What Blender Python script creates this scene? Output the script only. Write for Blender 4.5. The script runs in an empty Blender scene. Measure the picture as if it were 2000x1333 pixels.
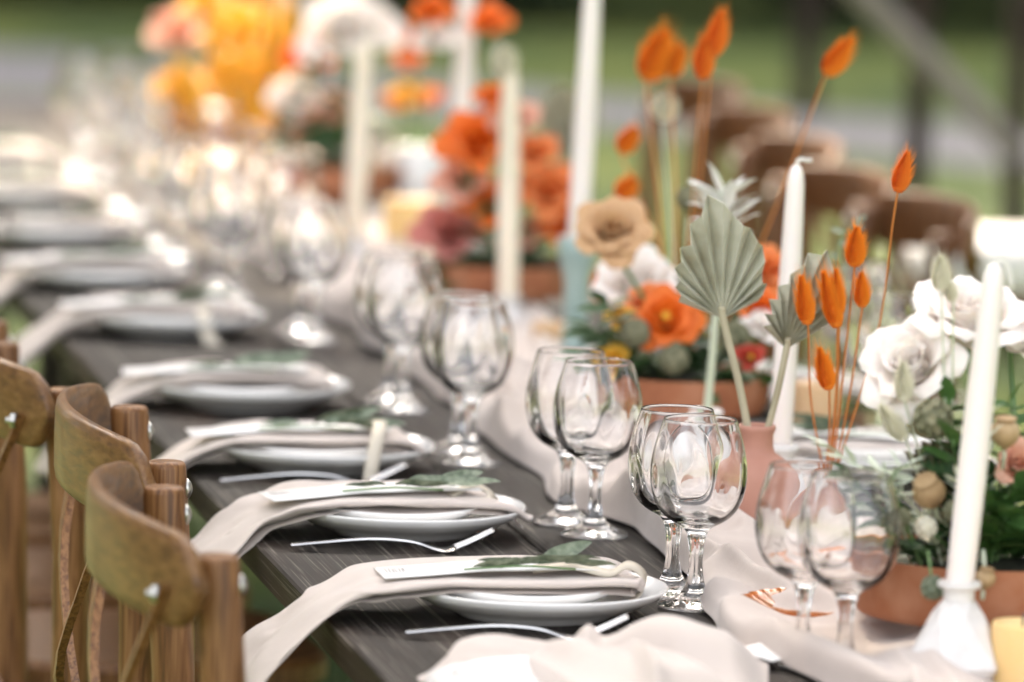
import bpy, math, random
from mathutils import Vector, Matrix, noise, Quaternion
random.seed(7)
R = math.radians
PI = math.pi
sc = bpy.context.scene
COL = sc.collection

# ------------------------------------------------------------------ camera
CAM_H = 1.603
cd = bpy.data.cameras.new('camera')
cam = bpy.data.objects.new('camera', cd); COL.objects.link(cam); sc.camera = cam
cd.lens = 200.0; cd.sensor_width = 36.0; cd.sensor_fit = 'HORIZONTAL'
cd.clip_start = 0.1; cd.clip_end = 1500
CM = Matrix.Rotation(R(83.5), 4, 'X') @ Matrix.Rotation(R(1.7), 4, 'Z')
cam.matrix_world = Matrix.Translation((0, 0, CAM_H)) @ CM
cd.dof.use_dof = True; cd.dof.focus_distance = 5.47; cd.dof.aperture_fstop = 3.3; cd.dof.aperture_blades = 9
C3 = CM.to_3x3(); FPX = 200 / 36 * 2000

# ------------------------------------------------------------------ world, sun
SUN_EL, SUN_AZ = 43, -20          # azimuth measured from +Y (away from the camera) towards +X
w = bpy.data.worlds.new('World'); sc.world = w; w.use_nodes = True
nt = w.node_tree; bg = nt.nodes['Background']
sky = nt.nodes.new('ShaderNodeTexSky'); sky.sky_type = 'NISHITA'; sky.sun_disc = False
sky.sun_elevation = R(SUN_EL); sky.sun_rotation = R(SUN_AZ)
sky.air_density = 1.0; sky.dust_density = 5.0; sky.ozone_density = 0.6
hs = nt.nodes.new('ShaderNodeHueSaturation'); hs.inputs['Saturation'].default_value = .38        # hazy, nearly white sky
tn = nt.nodes.new('ShaderNodeMixRGB'); tn.blend_type = 'MULTIPLY'; tn.inputs[0].default_value = 1; tn.inputs[2].default_value = (1.0, .945, .885, 1)
nt.links.new(sky.outputs[0], hs.inputs['Color']); nt.links.new(hs.outputs[0], tn.inputs[1])
nt.links.new(tn.outputs[0], bg.inputs[0]); bg.inputs[1].default_value = 0.15
sl = bpy.data.lights.new('sun', 'SUN'); sl.energy = 3.8; sl.angle = R(1.2); sl.color = (1, .82, .60)
sun = bpy.data.objects.new('sun', sl); COL.objects.link(sun)
sd = Vector((math.sin(R(SUN_AZ)) * math.cos(R(SUN_EL)), math.cos(R(SUN_AZ)) * math.cos(R(SUN_EL)), math.sin(R(SUN_EL))))
sun.rotation_euler = sd.to_track_quat('Z', 'Y').to_euler()
sun.location = sd * 30
sc.view_settings.view_transform = 'Standard'; sc.view_settings.look = 'None'
sc.view_settings.gamma = 1; sc.view_settings.use_curve_mapping = False
sc.view_settings.exposure = 2.62
cy = sc.cycles
cy.use_denoising = True
cy.max_bounces = 14; cy.transmission_bounces = 14; cy.glossy_bounces = 6; cy.diffuse_bounces = 4
cy.sample_clamp_indirect = 30

# ------------------------------------------------------------------ placing
TZ = 0.75
def ray(px, py):
    return (C3 @ Vector(((px - 1000) / FPX, -(py - 666.5) / FPX, -1)))
def at(px, py, z=TZ):
    v = ray(px, py); k = (z - CAM_H) / v.z
    return Vector((v.x * k, v.y * k, z))
def aty(px, py, y):
    v = ray(px, py); k = y / v.y
    return Vector((v.x * k, y, CAM_H + v.z * k))
def mpp(y): return y / FPX          # metres per photo pixel at distance y

# ------------------------------------------------------------------ materials
def mat(name, col, rough=.5, **k):
    m = bpy.data.materials.new(name); m.use_nodes = True
    b = m.node_tree.nodes['Principled BSDF']
    b.inputs['Base Color'].default_value = (*col, 1); b.inputs['Roughness'].default_value = rough
    for a, v in k.items():
        key = {'metal': 'Metallic', 'trans': 'Transmission Weight', 'ior': 'IOR', 'sss': 'Subsurface Weight', 'coat': 'Coat Weight',
               'sheen': 'Sheen Weight', 'spec': 'Specular IOR Level'}[a]
        b.inputs[key].default_value = v
    if 'sss' in k:
        b.inputs['Subsurface Radius'].default_value = (1, .6, .35); b.inputs['Subsurface Scale'].default_value = .008
    return m
def N(m, t, **k):
    n = m.node_tree.nodes.new(t)
    for a, v in k.items(): setattr(n, a, v)
    return n
def vary(m, cols, scale=(1, 1, 1), nscale=5, detail=5, bump=0, bdist=.001, rough=None, distort=0, pos=(.3, .7), coord='Object', perobj=0):
    """noise-driven colour ramp, bump and roughness"""
    L = m.node_tree.links; b = m.node_tree.nodes['Principled BSDF']
    tc = N(m, 'ShaderNodeTexCoord'); mp = N(m, 'ShaderNodeMapping'); mp.inputs['Scale'].default_value = scale
    L.new(tc.outputs[coord], mp.inputs[0])
    if perobj:
        oi = N(m, 'ShaderNodeObjectInfo'); ml = N(m, 'ShaderNodeMath', operation='MULTIPLY'); ml.inputs[1].default_value = perobj
        L.new(oi.outputs['Random'], ml.inputs[0]); cx = N(m, 'ShaderNodeCombineXYZ')
        L.new(ml.outputs[0], cx.inputs[0]); L.new(ml.outputs[0], cx.inputs[1]); L.new(cx.outputs[0], mp.inputs['Location'])
    n = N(m, 'ShaderNodeTexNoise'); n.inputs['Scale'].default_value = nscale; n.inputs['Detail'].default_value = detail
    n.inputs['Distortion'].default_value = distort
    L.new(mp.outputs[0], n.inputs[0])
    r = N(m, 'ShaderNodeValToRGB'); e = r.color_ramp.elements
    while len(e) < len(cols): e.new(.5)
    for i, c in enumerate(cols):
        e[i].position = pos[0] + (pos[1] - pos[0]) * i / (len(cols) - 1); e[i].color = (*c, 1)
    L.new(n.outputs[0], r.inputs[0]); L.new(r.outputs[0], b.inputs['Base Color'])
    if bump:
        bp = N(m, 'ShaderNodeBump'); bp.inputs['Strength'].default_value = bump; bp.inputs['Distance'].default_value = bdist
        L.new(n.outputs[0], bp.inputs['Height']); L.new(bp.outputs[0], b.inputs['Normal'])
    if rough:
        mr = N(m, 'ShaderNodeMapRange'); mr.inputs[3].default_value = rough[0]; mr.inputs[4].default_value = rough[1]
        L.new(n.outputs[0], mr.inputs[0]); L.new(mr.outputs[0], b.inputs['Roughness'])
    return m, n, r

M = {}
M['chair'] = vary(mat('chair_wood', (.2, .1, .05), .45, coat=.08, spec=.35), [(.060, .023, .008), (.16, .068, .022), (.25, .12, .045)], (34, 34, 1.6), 6, 9, .5, .0012, (.36, .55), .8, (.3, .6), perobj=9)[0]
M['rail'] = vary(mat('rail_wood', (.2, .1, .05), .42, coat=.12, spec=.4), [(.062, .027, .009), (.16, .075, .024), (.25, .135, .05)], (1.4, 24, 24), 6, 9, .5, .0012, (.34, .5), .25, (.22, .80), perobj=9)[0]
M['chair_red'] = vary(mat('red_chair_wood', (.2, .09, .05), .5, coat=.08, spec=.35), [(.05, .020, .008), (.13, .052, .018), (.21, .095, .038)], (10, 10, 1.2), 7, 6, .3, .001, (.3, .5), 1, (.3, .7), perobj=9)[0]
# table boards: dark stain with pale limed grain
def table_mat():
    m, n, r = vary(mat('limed_dark_board', (.06, .05, .045), 0.6, spec=.16), [(.008, .0065, .006), (.018, .0145, .0125), (.033, .026, .022)], (9, 1.0, 9), 6, 8, 0, 0, None, .6, (.3, .72), perobj=7)
    L = m.node_tree.links; b = m.node_tree.nodes['Principled BSDF']
    mp = [x for x in m.node_tree.nodes if x.type == 'MAPPING'][0]
    wv = N(m, 'ShaderNodeTexNoise'); wv.inputs['Scale'].default_value = 26; wv.inputs['Detail'].default_value = 4; wv.inputs['Distortion'].default_value = .9
    mp2 = N(m, 'ShaderNodeMapping'); mp2.inputs['Scale'].default_value = (1.6, .14, 1.6); L.new(mp.outputs[0], mp2.inputs[0]); L.new(mp2.outputs[0], wv.inputs[0])
    r2 = N(m, 'ShaderNodeValToRGB'); r2.color_ramp.elements[0].position = .56; r2.color_ramp.elements[0].color = (0, 0, 0, 1)
    r2.color_ramp.elements[1].position = .66; r2.color_ramp.elements[1].color = (1, 1, 1, 1)
    L.new(wv.outputs[0], r2.inputs[0])
    mx = N(m, 'ShaderNodeMixRGB'); L.new(r2.outputs[0], mx.inputs[0]); L.new(r.outputs[0], mx.inputs[1]); mx.inputs[2].default_value = (.15, .135, .115, 1)
    # worn brown patches
    n3 = N(m, 'ShaderNodeTexNoise'); n3.inputs['Scale'].default_value = 1.1; n3.inputs['Detail'].default_value = 3; L.new(mp.outputs[0], n3.inputs[0])
    r3 = N(m, 'ShaderNodeValToRGB'); r3.color_ramp.elements[0].position = .55; r3.color_ramp.elements[0].color = (0, 0, 0, 1)
    r3.color_ramp.elements[1].position = .75; r3.color_ramp.elements[1].color = (.6, .6, .6, 1); L.new(n3.outputs[0], r3.inputs[0])
    mx2 = N(m, 'ShaderNodeMixRGB'); L.new(r3.outputs[0], mx2.inputs[0]); L.new(mx.outputs[0], mx2.inputs[1]); mx2.inputs[2].default_value = (.06, .031, .018, 1)
    L.new(mx2.outputs[0], b.inputs['Base Color'])
    bp = N(m, 'ShaderNodeBump'); bp.inputs['Strength'].default_value = .5; bp.inputs['Distance'].default_value = .001; bp.invert = True
    L.new(wv.outputs[0], bp.inputs['Height']); L.new(bp.outputs[0], b.inputs['Normal'])
    mr = N(m, 'ShaderNodeMapRange'); mr.inputs[3].default_value = .42; mr.inputs[4].default_value = .68; L.new(n.outputs[0], mr.inputs[0]); L.new(mr.outputs[0], b.inputs['Roughness'])
    return m
M['board'] = table_mat()
M['ceramic'] = mat('white_glazed_ceramic', (.87, .86, .84), .16, coat=.3)
M['holder'] = vary(mat('white_matt_ceramic', (.7, .68, .66), .42), [(.66, .63, .61), (.74, .72, .70)], (1, 1, 1), 60, 4, .1, .0005)[0]
M['mint'] = vary(mat('mint_glazed_ceramic', (.28, .42, .4), .3), [(.26, .36, .34), (.36, .46, .43)], (1, 1, 1), 20, 4)[0]
M['terra'] = vary(mat('terracotta', (.36, .13, .06), .75), [(.25, .08, .035), (.37, .135, .06), (.44, .20, .11)], (1, 1, 1), 22, 9, .35, .0008)[0]
M['salmon'] = vary(mat('salmon_matt_ceramic', (.5, .25, .18), .62), [(.44, .21, .15), (.52, .27, .20)], (1, 1, 1), 14, 6, .12, .0006)[0]
M['wax'] = mat('ivory_wax', (.90, .80, .66), .42, sss=.25)
M['wax_white'] = mat('white_wax', (.90, .83, .79), .42, sss=.2)
M['wax_gold'] = vary(mat('honey_wax', (.75, .48, .2), .45, sss=.5), [(.78, .52, .20), (.86, .64, .32)], (1, 1, 1), 9, 3)[0]
M['wax_tan'] = vary(mat('tan_wax', (.62, .42, .24), .5, sss=.4), [(.55, .36, .19), (.66, .46, .27)], (1, 1, 1), 9, 3)[0]
def cloth_mat(name, c0, c1):
    m, n, r = vary(mat(name, c0, .85, sheen=.25), [c0, c1], (1, 1, 1), 6, 4)
    L = m.node_tree.links; b = m.node_tree.nodes['Principled BSDF']; tc = [x for x in m.node_tree.nodes if x.type == 'TEX_COORD'][0]
    a = N(m, 'ShaderNodeTexNoise'); a.inputs['Scale'].default_value = 900; a.inputs['Detail'].default_value = 2; L.new(tc.outputs['Object'], a.inputs[0])
    c = N(m, 'ShaderNodeTexNoise'); c.inputs['Scale'].default_value = 45; c.inputs['Detail'].default_value = 5; L.new(tc.outputs['Object'], c.inputs[0])
    b1 = N(m, 'ShaderNodeBump'); b1.inputs['Strength'].default_value = .35; b1.inputs['Distance'].default_value = .0004; L.new(a.outputs[0], b1.inputs['Height'])
    b2 = N(m, 'ShaderNodeBump'); b2.inputs['Strength'].default_value = .35; b2.inputs['Distance'].default_value = .0022; L.new(c.outputs[0], b2.inputs['Height'])
    L.new(b1.outputs[0], b2.inputs['Normal']); L.new(b2.outputs[0], b.inputs['Normal'])
    return m
M['napkin'] = cloth_mat('beige_napkin_cloth', (.50, .435, .39), (.57, .50, .455))
M['runner'] = cloth_mat('beige_runner_cloth', (.50, .425, .38), (.575, .50, .45))
M['card'] = mat('white_card', (.82, .81, .79), .6)
M['ink'] = mat('grey_ink', (.12, .11, .11), .7)
M['ribbon'] = mat('cream_leather', (.60, .54, .44), .55)
M['glass'] = mat('clear_glass', (1, 1, 1), 0.0, trans=1.0, ior=1.48)
M['amber'] = mat('amber_glass', (1.0, .42, .14), .03, trans=.85, ior=1.5)
M['steel'] = mat('brushed_steel', (.62, .61, .6), .22, metal=1)
M['zinc'] = mat('zinc_bolt', (.55, .54, .5), .35, metal=1)
M['wick'] = mat('white_wick', (.75, .73, .68), .8)
def leafm(name, cols, rough=.5, sss=.15, ns=14, coord='Object'):
    m, n, r = vary(mat(name, cols[0], rough, sss=sss), cols, (1, 1, 1), ns, 5, .2, .001, perobj=3)
    return m
M['leaf'] = leafm('deep_green_leaf', [(.018, .05, .02), (.045, .10, .035), (.08, .15, .05)], .42)
M['leaf2'] = leafm('fresh_green_leaf', [(.05, .12, .03), (.09, .19, .05)], .45)
M['olive'] = leafm('olive_leaf', [(.07, .10, .06), (.17, .21, .14), (.30, .34, .25)], .5, ns=5)
M['pale_leaf'] = leafm('pale_seed_leaf', [(.50, .56, .42), (.66, .70, .58)], .6)
M['bleached'] = leafm('bleached_leaf', [(.74, .73, .68), (.82, .81, .77)], .7)
M['palm'] = leafm('dried_sage_palm', [(.36, .34, .24), (.50, .50, .40), (.60, .59, .49)], .65, .05, 26)
M['palm_brown'] = leafm('dried_olive_brown_palm', [(.075, .068, .035), (.14, .12, .06), (.19, .15, .09)], .65, .05, 12)
M['palmstem'] = leafm('dried_palm_stem', [(.36, .32, .21), (.50, .46, .33)], .65, .05, 12)
M['palestem'] = leafm('pale_green_stem', [(.50, .55, .40), (.60, .64, .50)], .65, .05, 12)
M['gstem'] = leafm('green_stem', [(.10, .19, .07), (.20, .32, .13)], .5, .05, 12)
M['ostem'] = mat('orange_dyed_stem', (.62, .22, .05), .6)
M['bunny'] = leafm('orange_dyed_grass_head', [(.50, .085, .002), (.72, .17, .004), (.88, .28, .01)], .8, .25, 20)
M['bunny_hair'] = mat('orange_hair', (.90, .28, .012), .8); M['bunny_red_hair'] = mat('red_orange_hair', (.90, .25, .02), .8); M['bunny_cream_hair'] = mat('cream_hair', (.80, .77, .62), .8); M['gold_hair'] = mat('gold_hair', (.95, .60, .08), .8)
M['gold'] = leafm('golden_dried_plume', [(.88, .36, .01), (.95, .52, .04)], .8, .3, 20)
M['bunny_red'] = leafm('red_orange_grass_head', [(.62, .10, .008), (.80, .18, .01)], .8, .25, 20)
M['bunny_cream'] = leafm('cream_grass_head', [(.74, .70, .56), (.84, .80, .68)], .8, .2, 20)
def petalm(name, cols):
    m = leafm(name, cols, .5, .15, 22); L = m.node_tree.links; b = m.node_tree.nodes['Principled BSDF']; out = m.node_tree.nodes['Material Output']
    rp = [x for x in m.node_tree.nodes if x.type == 'VALTORGB'][0]; tr = N(m, 'ShaderNodeBsdfTranslucent'); L.new(rp.outputs[0], tr.inputs[0])
    ms = N(m, 'ShaderNodeMixShader'); ms.inputs[0].default_value = .25; L.new(b.outputs[0], ms.inputs[1]); L.new(tr.outputs[0], ms.inputs[2]); L.new(ms.outputs[0], out.inputs[0])
    return m
M['p_white'] = petalm('white_petal', [(.88, .77, .73), (.92, .86, .81), (.94, .90, .85)])
M['p_tan'] = petalm('tan_petal', [(.46, .22, .09), (.66, .40, .20), (.76, .54, .32)])
M['p_orange'] = petalm('orange_petal', [(.78, .12, .008), (.92, .24, .02)])
M['p_coral'] = petalm('coral_petal', [(.80, .20, .05), (.90, .33, .10)])
M['p_pink'] = petalm('rose_pink_petal', [(.55, .16, .13), (.68, .27, .22)])
M['p_yellow'] = petalm('golden_petal', [(.85, .42, .03), (.95, .62, .08)])
M['p_peach'] = petalm('peach_petal', [(.78, .36, .24), (.84, .52, .40)])
M['p_red'] = petalm('deep_red_petal', [(.42, .03, .02), (.60, .07, .03)])
M['pod'] = leafm('olive_seed_pod', [(.09, .10, .05), (.20, .20, .12), (.30, .28, .18)], .7, .05, 40)
M['poppy'] = leafm('tan_poppy_pod', [(.28, .17, .08), (.42, .28, .14), (.52, .38, .22)], .65, .05, 30)
M['soil'] = vary(mat('dark_moss', (.02, .02, .012), .9), [(.012, .014, .008), (.03, .035, .016)], (1, 1, 1), 60, 4, .5, .004)[0]

# ------------------------------------------------------------------ geometry helpers: (verts, faces)
def lathe(prof, n=32, mod=None, caps=False):
    V = []; F = []
    for i, (r, z) in enumerate(prof):
        for j in range(n):
            a = 2 * PI * j / n; rr = r * (mod(a, z, r) if mod else 1)
            V.append((rr * math.cos(a), rr * math.sin(a), z))
    for i in range(len(prof) - 1):
        for j in range(n):
            a, b = i * n + j, i * n + (j + 1) % n
            F.append((a, b, b + n, a + n))
    F.append(tuple(range(n))[::-1]); k = (len(prof) - 1) * n; F.append(tuple(range(k, k + n)))
    return V, F
def tube(pts, rad, n=8, flat=1.0, caps=True):
    P = [Vector(p) for p in pts]; V = []; F = []
    up = None
    for i, p in enumerate(P):
        t = (P[min(i + 1, len(P) - 1)] - P[max(i - 1, 0)]).normalized()
        if up is None:
            up = Vector((0, 0, 1)) if abs(t.z) < .9 else Vector((1, 0, 0))
        s = t.cross(up).normalized(); up = s.cross(t).normalized()
        r = rad[i] if isinstance(rad, (list, tuple)) else rad
        for j in range(n):
            a = 2 * PI * j / n; V.append(tuple(p + s * (math.cos(a) * r) + up * (math.sin(a) * r * flat)))
    for i in range(len(P) - 1):
        for j in range(n):
            a, b = i * n + j, i * n + (j + 1) % n; F.append((a, b, b + n, a + n))
    F.append(tuple(range(n))[::-1]); k = (len(P) - 1) * n; F.append(tuple(range(k, k + n)))
    return V, F
def curve(pts, n=20):
    """Catmull-Rom through points"""
    P = [Vector(p) for p in pts]; P = [2 * P[0] - P[1]] + P + [2 * P[-1] - P[-2]]; out = []
    segs = len(P) - 3
    for k in range(n + 1):
        u = k / n * segs; i = min(int(u), segs - 1); t = u - i; a, b, c, d = P[i:i + 4]
        out.append(.5 * ((2 * b) + (c - a) * t + (2 * a - 5 * b + 4 * c - d) * t * t + (3 * b - a - 3 * c + d) * t ** 3))
    return out
def prism(poly, z0, z1, ch=0):
    """closed outline in xy, extruded; ch = chamfer"""
    n = len(poly); V = []; F = []
    c = (sum(p[0] for p in poly) / n, sum(p[1] for p in poly) / n)
    def ring(s, z):
        for x, y in poly:
            d = math.hypot(x - c[0], y - c[1]) or 1; V.append((x - (x - c[0]) / d * s, y - (y - c[1]) / d * s, z))
    lv = [(ch, z0), (0, z0 + ch), (0, z1 - ch), (ch, z1)] if ch else [(0, z0), (0, z1)]
    for s, z in lv: ring(s, z)
    for i in range(len(lv) - 1):
        for j in range(n):
            a, b = i * n + j, i * n + (j + 1) % n; F.append((a, b, b + n, a + n))
    F.append(tuple(range(n))[::-1]); k = (len(lv) - 1) * n; F.append(tuple(range(k, k + n)))
    return V, F
def box(x0, x1, y0, y1, z0, z1, ch=.002):
    V = []; F = []
    for (s, z) in ((ch, z0), (0, z0 + ch), (0, z1 - ch), (ch, z1)):
        V += [(x0 + s, y0 + s, z), (x1 - s, y0 + s, z), (x1 - s, y1 - s, z), (x0 + s, y1 - s, z)]
    for i in range(3):
        for j in range(4):
            a, b = i * 4 + j, i * 4 + (j + 1) % 4; F.append((a, b, b + 4, a + 4))
    F += [(3, 2, 1, 0), (12, 13, 14, 15)]
    return V, F
def grid(fn, nu, nv, thick=0, close=False):
    V = [tuple(fn(i / nu, j / nv)) for i in range(nu + 1) for j in range(nv + 1)]; F = []
    for i in range(nu):
        for j in range(nv):
            a = i * (nv + 1) + j; F.append((a, a + 1, a + nv + 2, a + nv + 1))
    return V, F
def ico(r=1, sub=2, sc_=(1, 1, 1)):
    import bmesh
    b = bmesh.new(); bmesh.ops.create_icosphere(b, subdivisions=sub, radius=r)
    V = [(v.co.x * sc_[0], v.co.y * sc_[1], v.co.z * sc_[2]) for v in b.verts]; F = [tuple(v.index for v in f.verts) for f in b.faces]; b.free()
    return V, F
def join(*gs):
    V = []; F = []
    for v, f in gs:
        k = len(V); V += list(v); F += [tuple(i + k for i in q) for q in f]
    return V, F
def lerp_tab(tab, x):
    if x <= tab[0][0]: return tab[0][1]
    for (a, b), (c, d) in zip(tab, tab[1:]):
        if x <= c: return b + (d - b) * (x - a) / (c - a)
    return tab[-1][1]
def xf(g, mtx): return [tuple(mtx @ Vector(v)) for v in g[0]], g[1]
def loc(g, p): return [(v[0] + p[0], v[1] + p[1], v[2] + p[2]) for v in g[0]], g[1]
def mesh(name, g, m, smooth=True, ang=None):
    me = bpy.data.meshes.new(name); me.from_pydata([tuple(v) for v in g[0]], [], g[1]); me.update()
    if smooth:
        me.polygons.foreach_set('use_smooth', [True] * len(me.polygons))
        if ang: me.set_sharp_from_angle(angle=R(ang))
    if m: me.materials.append(M[m] if isinstance(m, str) else m)
    return me
def ob(name, g, m, parent=None, smooth=True, ang=None, solid=0, sub=0, mw=None, **tags):
    me = g if isinstance(g, bpy.types.Mesh) else mesh(name, g, m, smooth, ang)
    o = bpy.data.objects.new(name, me); COL.objects.link(o)
    if parent: o.parent = parent
    if mw is not None: o.matrix_local = mw
    if solid:
        s = o.modifiers.new('s', 'SOLIDIFY'); s.thickness = solid; s.offset = 0
    if sub:
        s = o.modifiers.new('u', 'SUBSURF'); s.levels = sub; s.render_levels = sub
    for k, v in tags.items(): o[k] = v
    return o
def thing(name, label, cat, p=(0, 0, 0), rz=0, group=None, mw=None):
    o = bpy.data.objects.new(name, None); COL.objects.link(o); o.empty_display_size = .02
    if mw is not None: o.matrix_world = mw
    else: o.location = p; o.rotation_euler = (0, 0, rz)
    o['label'] = label; o['category'] = cat
    if group: o['group'] = group
    return o
def dup(root, mw, label, group=None):
    r = root.copy(); COL.objects.link(r); r.matrix_world = mw; r['label'] = label
    if group: r['group'] = group
    for ch in root.children:
        c = ch.copy(); COL.objects.link(c); c.parent = r
        for g in ch.children:
            d = g.copy(); COL.objects.link(d); d.parent = c
    return r
def MW(p, rz=0, s=1, tilt=None):
    m = Matrix.Translation(p)
    if tilt: m = m @ Matrix.Rotation(tilt[0], 4, 'X') @ Matrix.Rotation(tilt[1], 4, 'Y')
    return m @ Matrix.Rotation(rz, 4, 'Z') @ Matrix.Scale(s, 4)
def updir(d, spin=0):
    """rotation taking +Z to d"""
    return (Vector(d).to_track_quat('Z', 'Y').to_matrix().to_4x4()) @ Matrix.Rotation(spin, 4, 'Z')

# ================================================================== GROUND
m = vary(mat('lawn_grass', (.05, .1, .02), .9), [(.030, .060, .012), (.085, .120, .018), (.16, .18, .03)], (1, 1, 1), .9, 8, .6, .03, pos=(.35, .68))[0]
ob('lawn', ([(-500, -500, 0), (500, -500, 0), (500, 900, 0), (-500, 900, 0)], [(0, 1, 2, 3)]), m, smooth=False, kind='structure')
m = vary(mat('pale_gravel', (.3, .28, .27), .95), [(.15, .147, .155), (.25, .24, .24)], (1, 1, 1), 12, 8, .5, .01)[0]
pp = [at(-300, 175, .006), at(600, 215, .006), at(1100, 242, .006), at(2000, 335, .006), at(2400, 380, .006), at(2400, 300, .006), at(2000, 250, .006), at(1100, 180, .006), at(600, 128, .006), at(-300, 78, .006)]
ob('gravel_path', ([tuple(p) for p in pp], [(0, 1, 8, 9), (1, 2, 7, 8), (2, 3, 6, 7), (3, 4, 5, 6)]), m, smooth=False, kind='structure')
# grass blades round the table
V = []; F = []
rg = random.Random(3)
for i in range(26000):
    y = rg.uniform(6.0, 17.5); x = rg.uniform(-.115, .1) * y * 1.0 + rg.uniform(-.25, .25)
    a = rg.uniform(0, 2 * PI); h = rg.uniform(.025, .06); wd = .0025; l = rg.uniform(-.02, .02)
    k = len(V); V += [(x - math.cos(a) * wd, y - math.sin(a) * wd, 0), (x + math.cos(a) * wd, y + math.sin(a) * wd, 0), (x + l, y + rg.uniform(-.02, .02), h)]; F.append((k, k + 1, k + 2))
ob('grass', (V, F), leafm('grass_blade', [(.05, .10, .02), (.12, .19, .04)], .6, .1, 3), kind='stuff', label='short lawn grass growing under and behind the long table')

# ================================================================== TREES behind
def crown_mesh(seed, rx, rz, n, ls):
    rg = random.Random(seed); V = []; F = []
    cl = [(Vector((rg.gauss(0, .5), rg.gauss(0, .5), rg.gauss(0, .45))), rg.uniform(.3, .5)) for _ in range(26)]
    for i in range(n):
        c, rr = rg.choice(cl); d = Vector((rg.gauss(0, 1), rg.gauss(0, 1), rg.gauss(0, 1))).normalized() * rr * rg.uniform(.6, 1.05)
        p = c + d; p = Vector((p.x * rx, p.y * rx, p.z * rz))
        a = Vector((rg.gauss(0, 1), rg.gauss(0, 1), rg.gauss(0, .6))).normalized() * ls; b = a.cross(Vector((rg.gauss(0, 1), rg.gauss(0, 1), rg.gauss(0, 1)))).normalized() * ls * .5
        k = len(V); V += [tuple(p - a), tuple(p + b), tuple(p + a), tuple(p - b)]; F.append((k, k + 1, k + 2, k + 3))
    return V, F
M['crown'] = leafm('tree_foliage', [(.008, .018, .006), (.018, .038, .012), (.04, .07, .022)], .6, .05, .6)
M['bark'] = vary(mat('tree_bark', (.08, .06, .045), .9), [(.05, .038, .03), (.11, .085, .065)], (3, 3, .6), 5, 7, .6, .02)[0]
cms = [mesh('crown', crown_mesh(s, 3.4, 3.0, 9000, .16), 'crown', False) for s in (1, 2)]
tks = []
for s in (1, 2):
    rg = random.Random(s)
    g = [tube([(0, 0, -.1), (.05, .05, 1.5), (.1, -.05, 3.2), (0, 0, 6)], [.26, .2, .16, .06], 10)]
    for q in range(6):
        a = q * 1.1; g.append(tube([(0, 0, 2 + q * .4), (math.cos(a) * 1, math.sin(a) * 1, 3 + q * .4), (math.cos(a) * 2, math.sin(a) * 2, 3.8 + q * .4)], [.09, .06, .03], 6))
    tks.append(mesh('trunk', join(*g), 'bark'))
tree_spots = [(-9.5, 41, 'broad leafy tree behind the lawn, leftmost of the tree row'), (-5.6, 42.5, 'leafy tree behind the lawn above the white glare of the far glasses'),
              (-1.6, 41, 'dark leafy tree straight behind the tallest white taper candle'), (2.4, 43, 'dense dark tree behind the row of orange bunny tails'),
              (6.6, 41, 'leafy tree at the right end of the tree row'), (-8, 49, 'taller dark tree in the back row at left'), (1, 50, 'taller dark tree in the back row above the far chairs'),
              (8.4, 49, 'taller dark tree in the back row at right')]
for i, (x, y, lb) in enumerate(tree_spots):
    sc_ = 2.3 if i < 5 else 4.0
    t = thing('leafy_tree', lb, 'tree', mw=MW((x, y, 0), i * 1.3, sc_), group='trees behind the lawn')
    ob('trunk', tks[i % 2], None, t); ob('crown', cms[i % 2], None, t, mw=Matrix.Translation((0, 0, 3.9)))
t = thing('leafy_tree', 'large leafy tree added out of view left of the table to shade it', 'tree', mw=MW((-3.6, 12.6, 0), 2.0, 1.0), group='trees behind the lawn')
ob('trunk', tks[0], None, t); ob('crown', mesh('crown', crown_mesh(11, 2.6, 1.9, 11000, .13), 'crown', False), None, t, mw=Matrix.Rotation(-2.0, 4, 'Z') @ Matrix.Translation(Vector((-.3, 5.3, .9)) + sd * 8.6 - Vector((-3.6, 12.6, 0))))  # added out of view; crown set along the sun direction to shade the table
for i, (x, y, lb) in enumerate([(-15, 9, 'unseen leafy tree added at left to block low sky light, nearer one'), (-17, 24, 'unseen leafy tree added at left to block low sky light, farther one'), (14, 7, 'unseen leafy tree added at right to block low sky light, nearer one'), (17, 22, 'unseen leafy tree added at right to block low sky light, farther one')]):  # unseen side trees, added to cut low sky light and deepen contrast
    t = thing('leafy_tree', lb, 'tree', mw=MW((x, y, 0), i * 1.7, 2.3), group='trees behind the lawn')
    ob('trunk', tks[i % 2], None, t); ob('crown', cms[i % 2], None, t, mw=Matrix.Translation((0, 0, 3.2)))
# clipped dark shrubs below the trees
sm = mesh('foliage', crown_mesh(9, 1.5, 1.2, 6000, .07), 'crown', False)
ss = mesh('stem', tube([(0, 0, -.05), (0, 0, .5), (.1, 0, 1.2)], [.06, .05, .02], 8), 'bark')
for i, x in enumerate((-4.2, -2.2, -.3, 1.7, 3.6, 5.3)):
    t = thing('leafy_shrub', ['dark shrub under the leftmost tree', 'dark shrub behind the far end of the table', 'dark shrub behind the orange flowers at the top', 'dark shrub behind the tall white taper candles', 'dark shrub behind the lone leaning orange bunny tail', 'dark shrub at the right end behind the lawn'][i], 'shrub', mw=MW((x, 28.6 + (i % 2) * .8, 0), i * 2.1, 1), group='shrubs below the trees')
    ob('foliage', sm, None, t, mw=Matrix.Translation((0, 0, 1.0))); ob('stem', ss, None, t)

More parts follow.
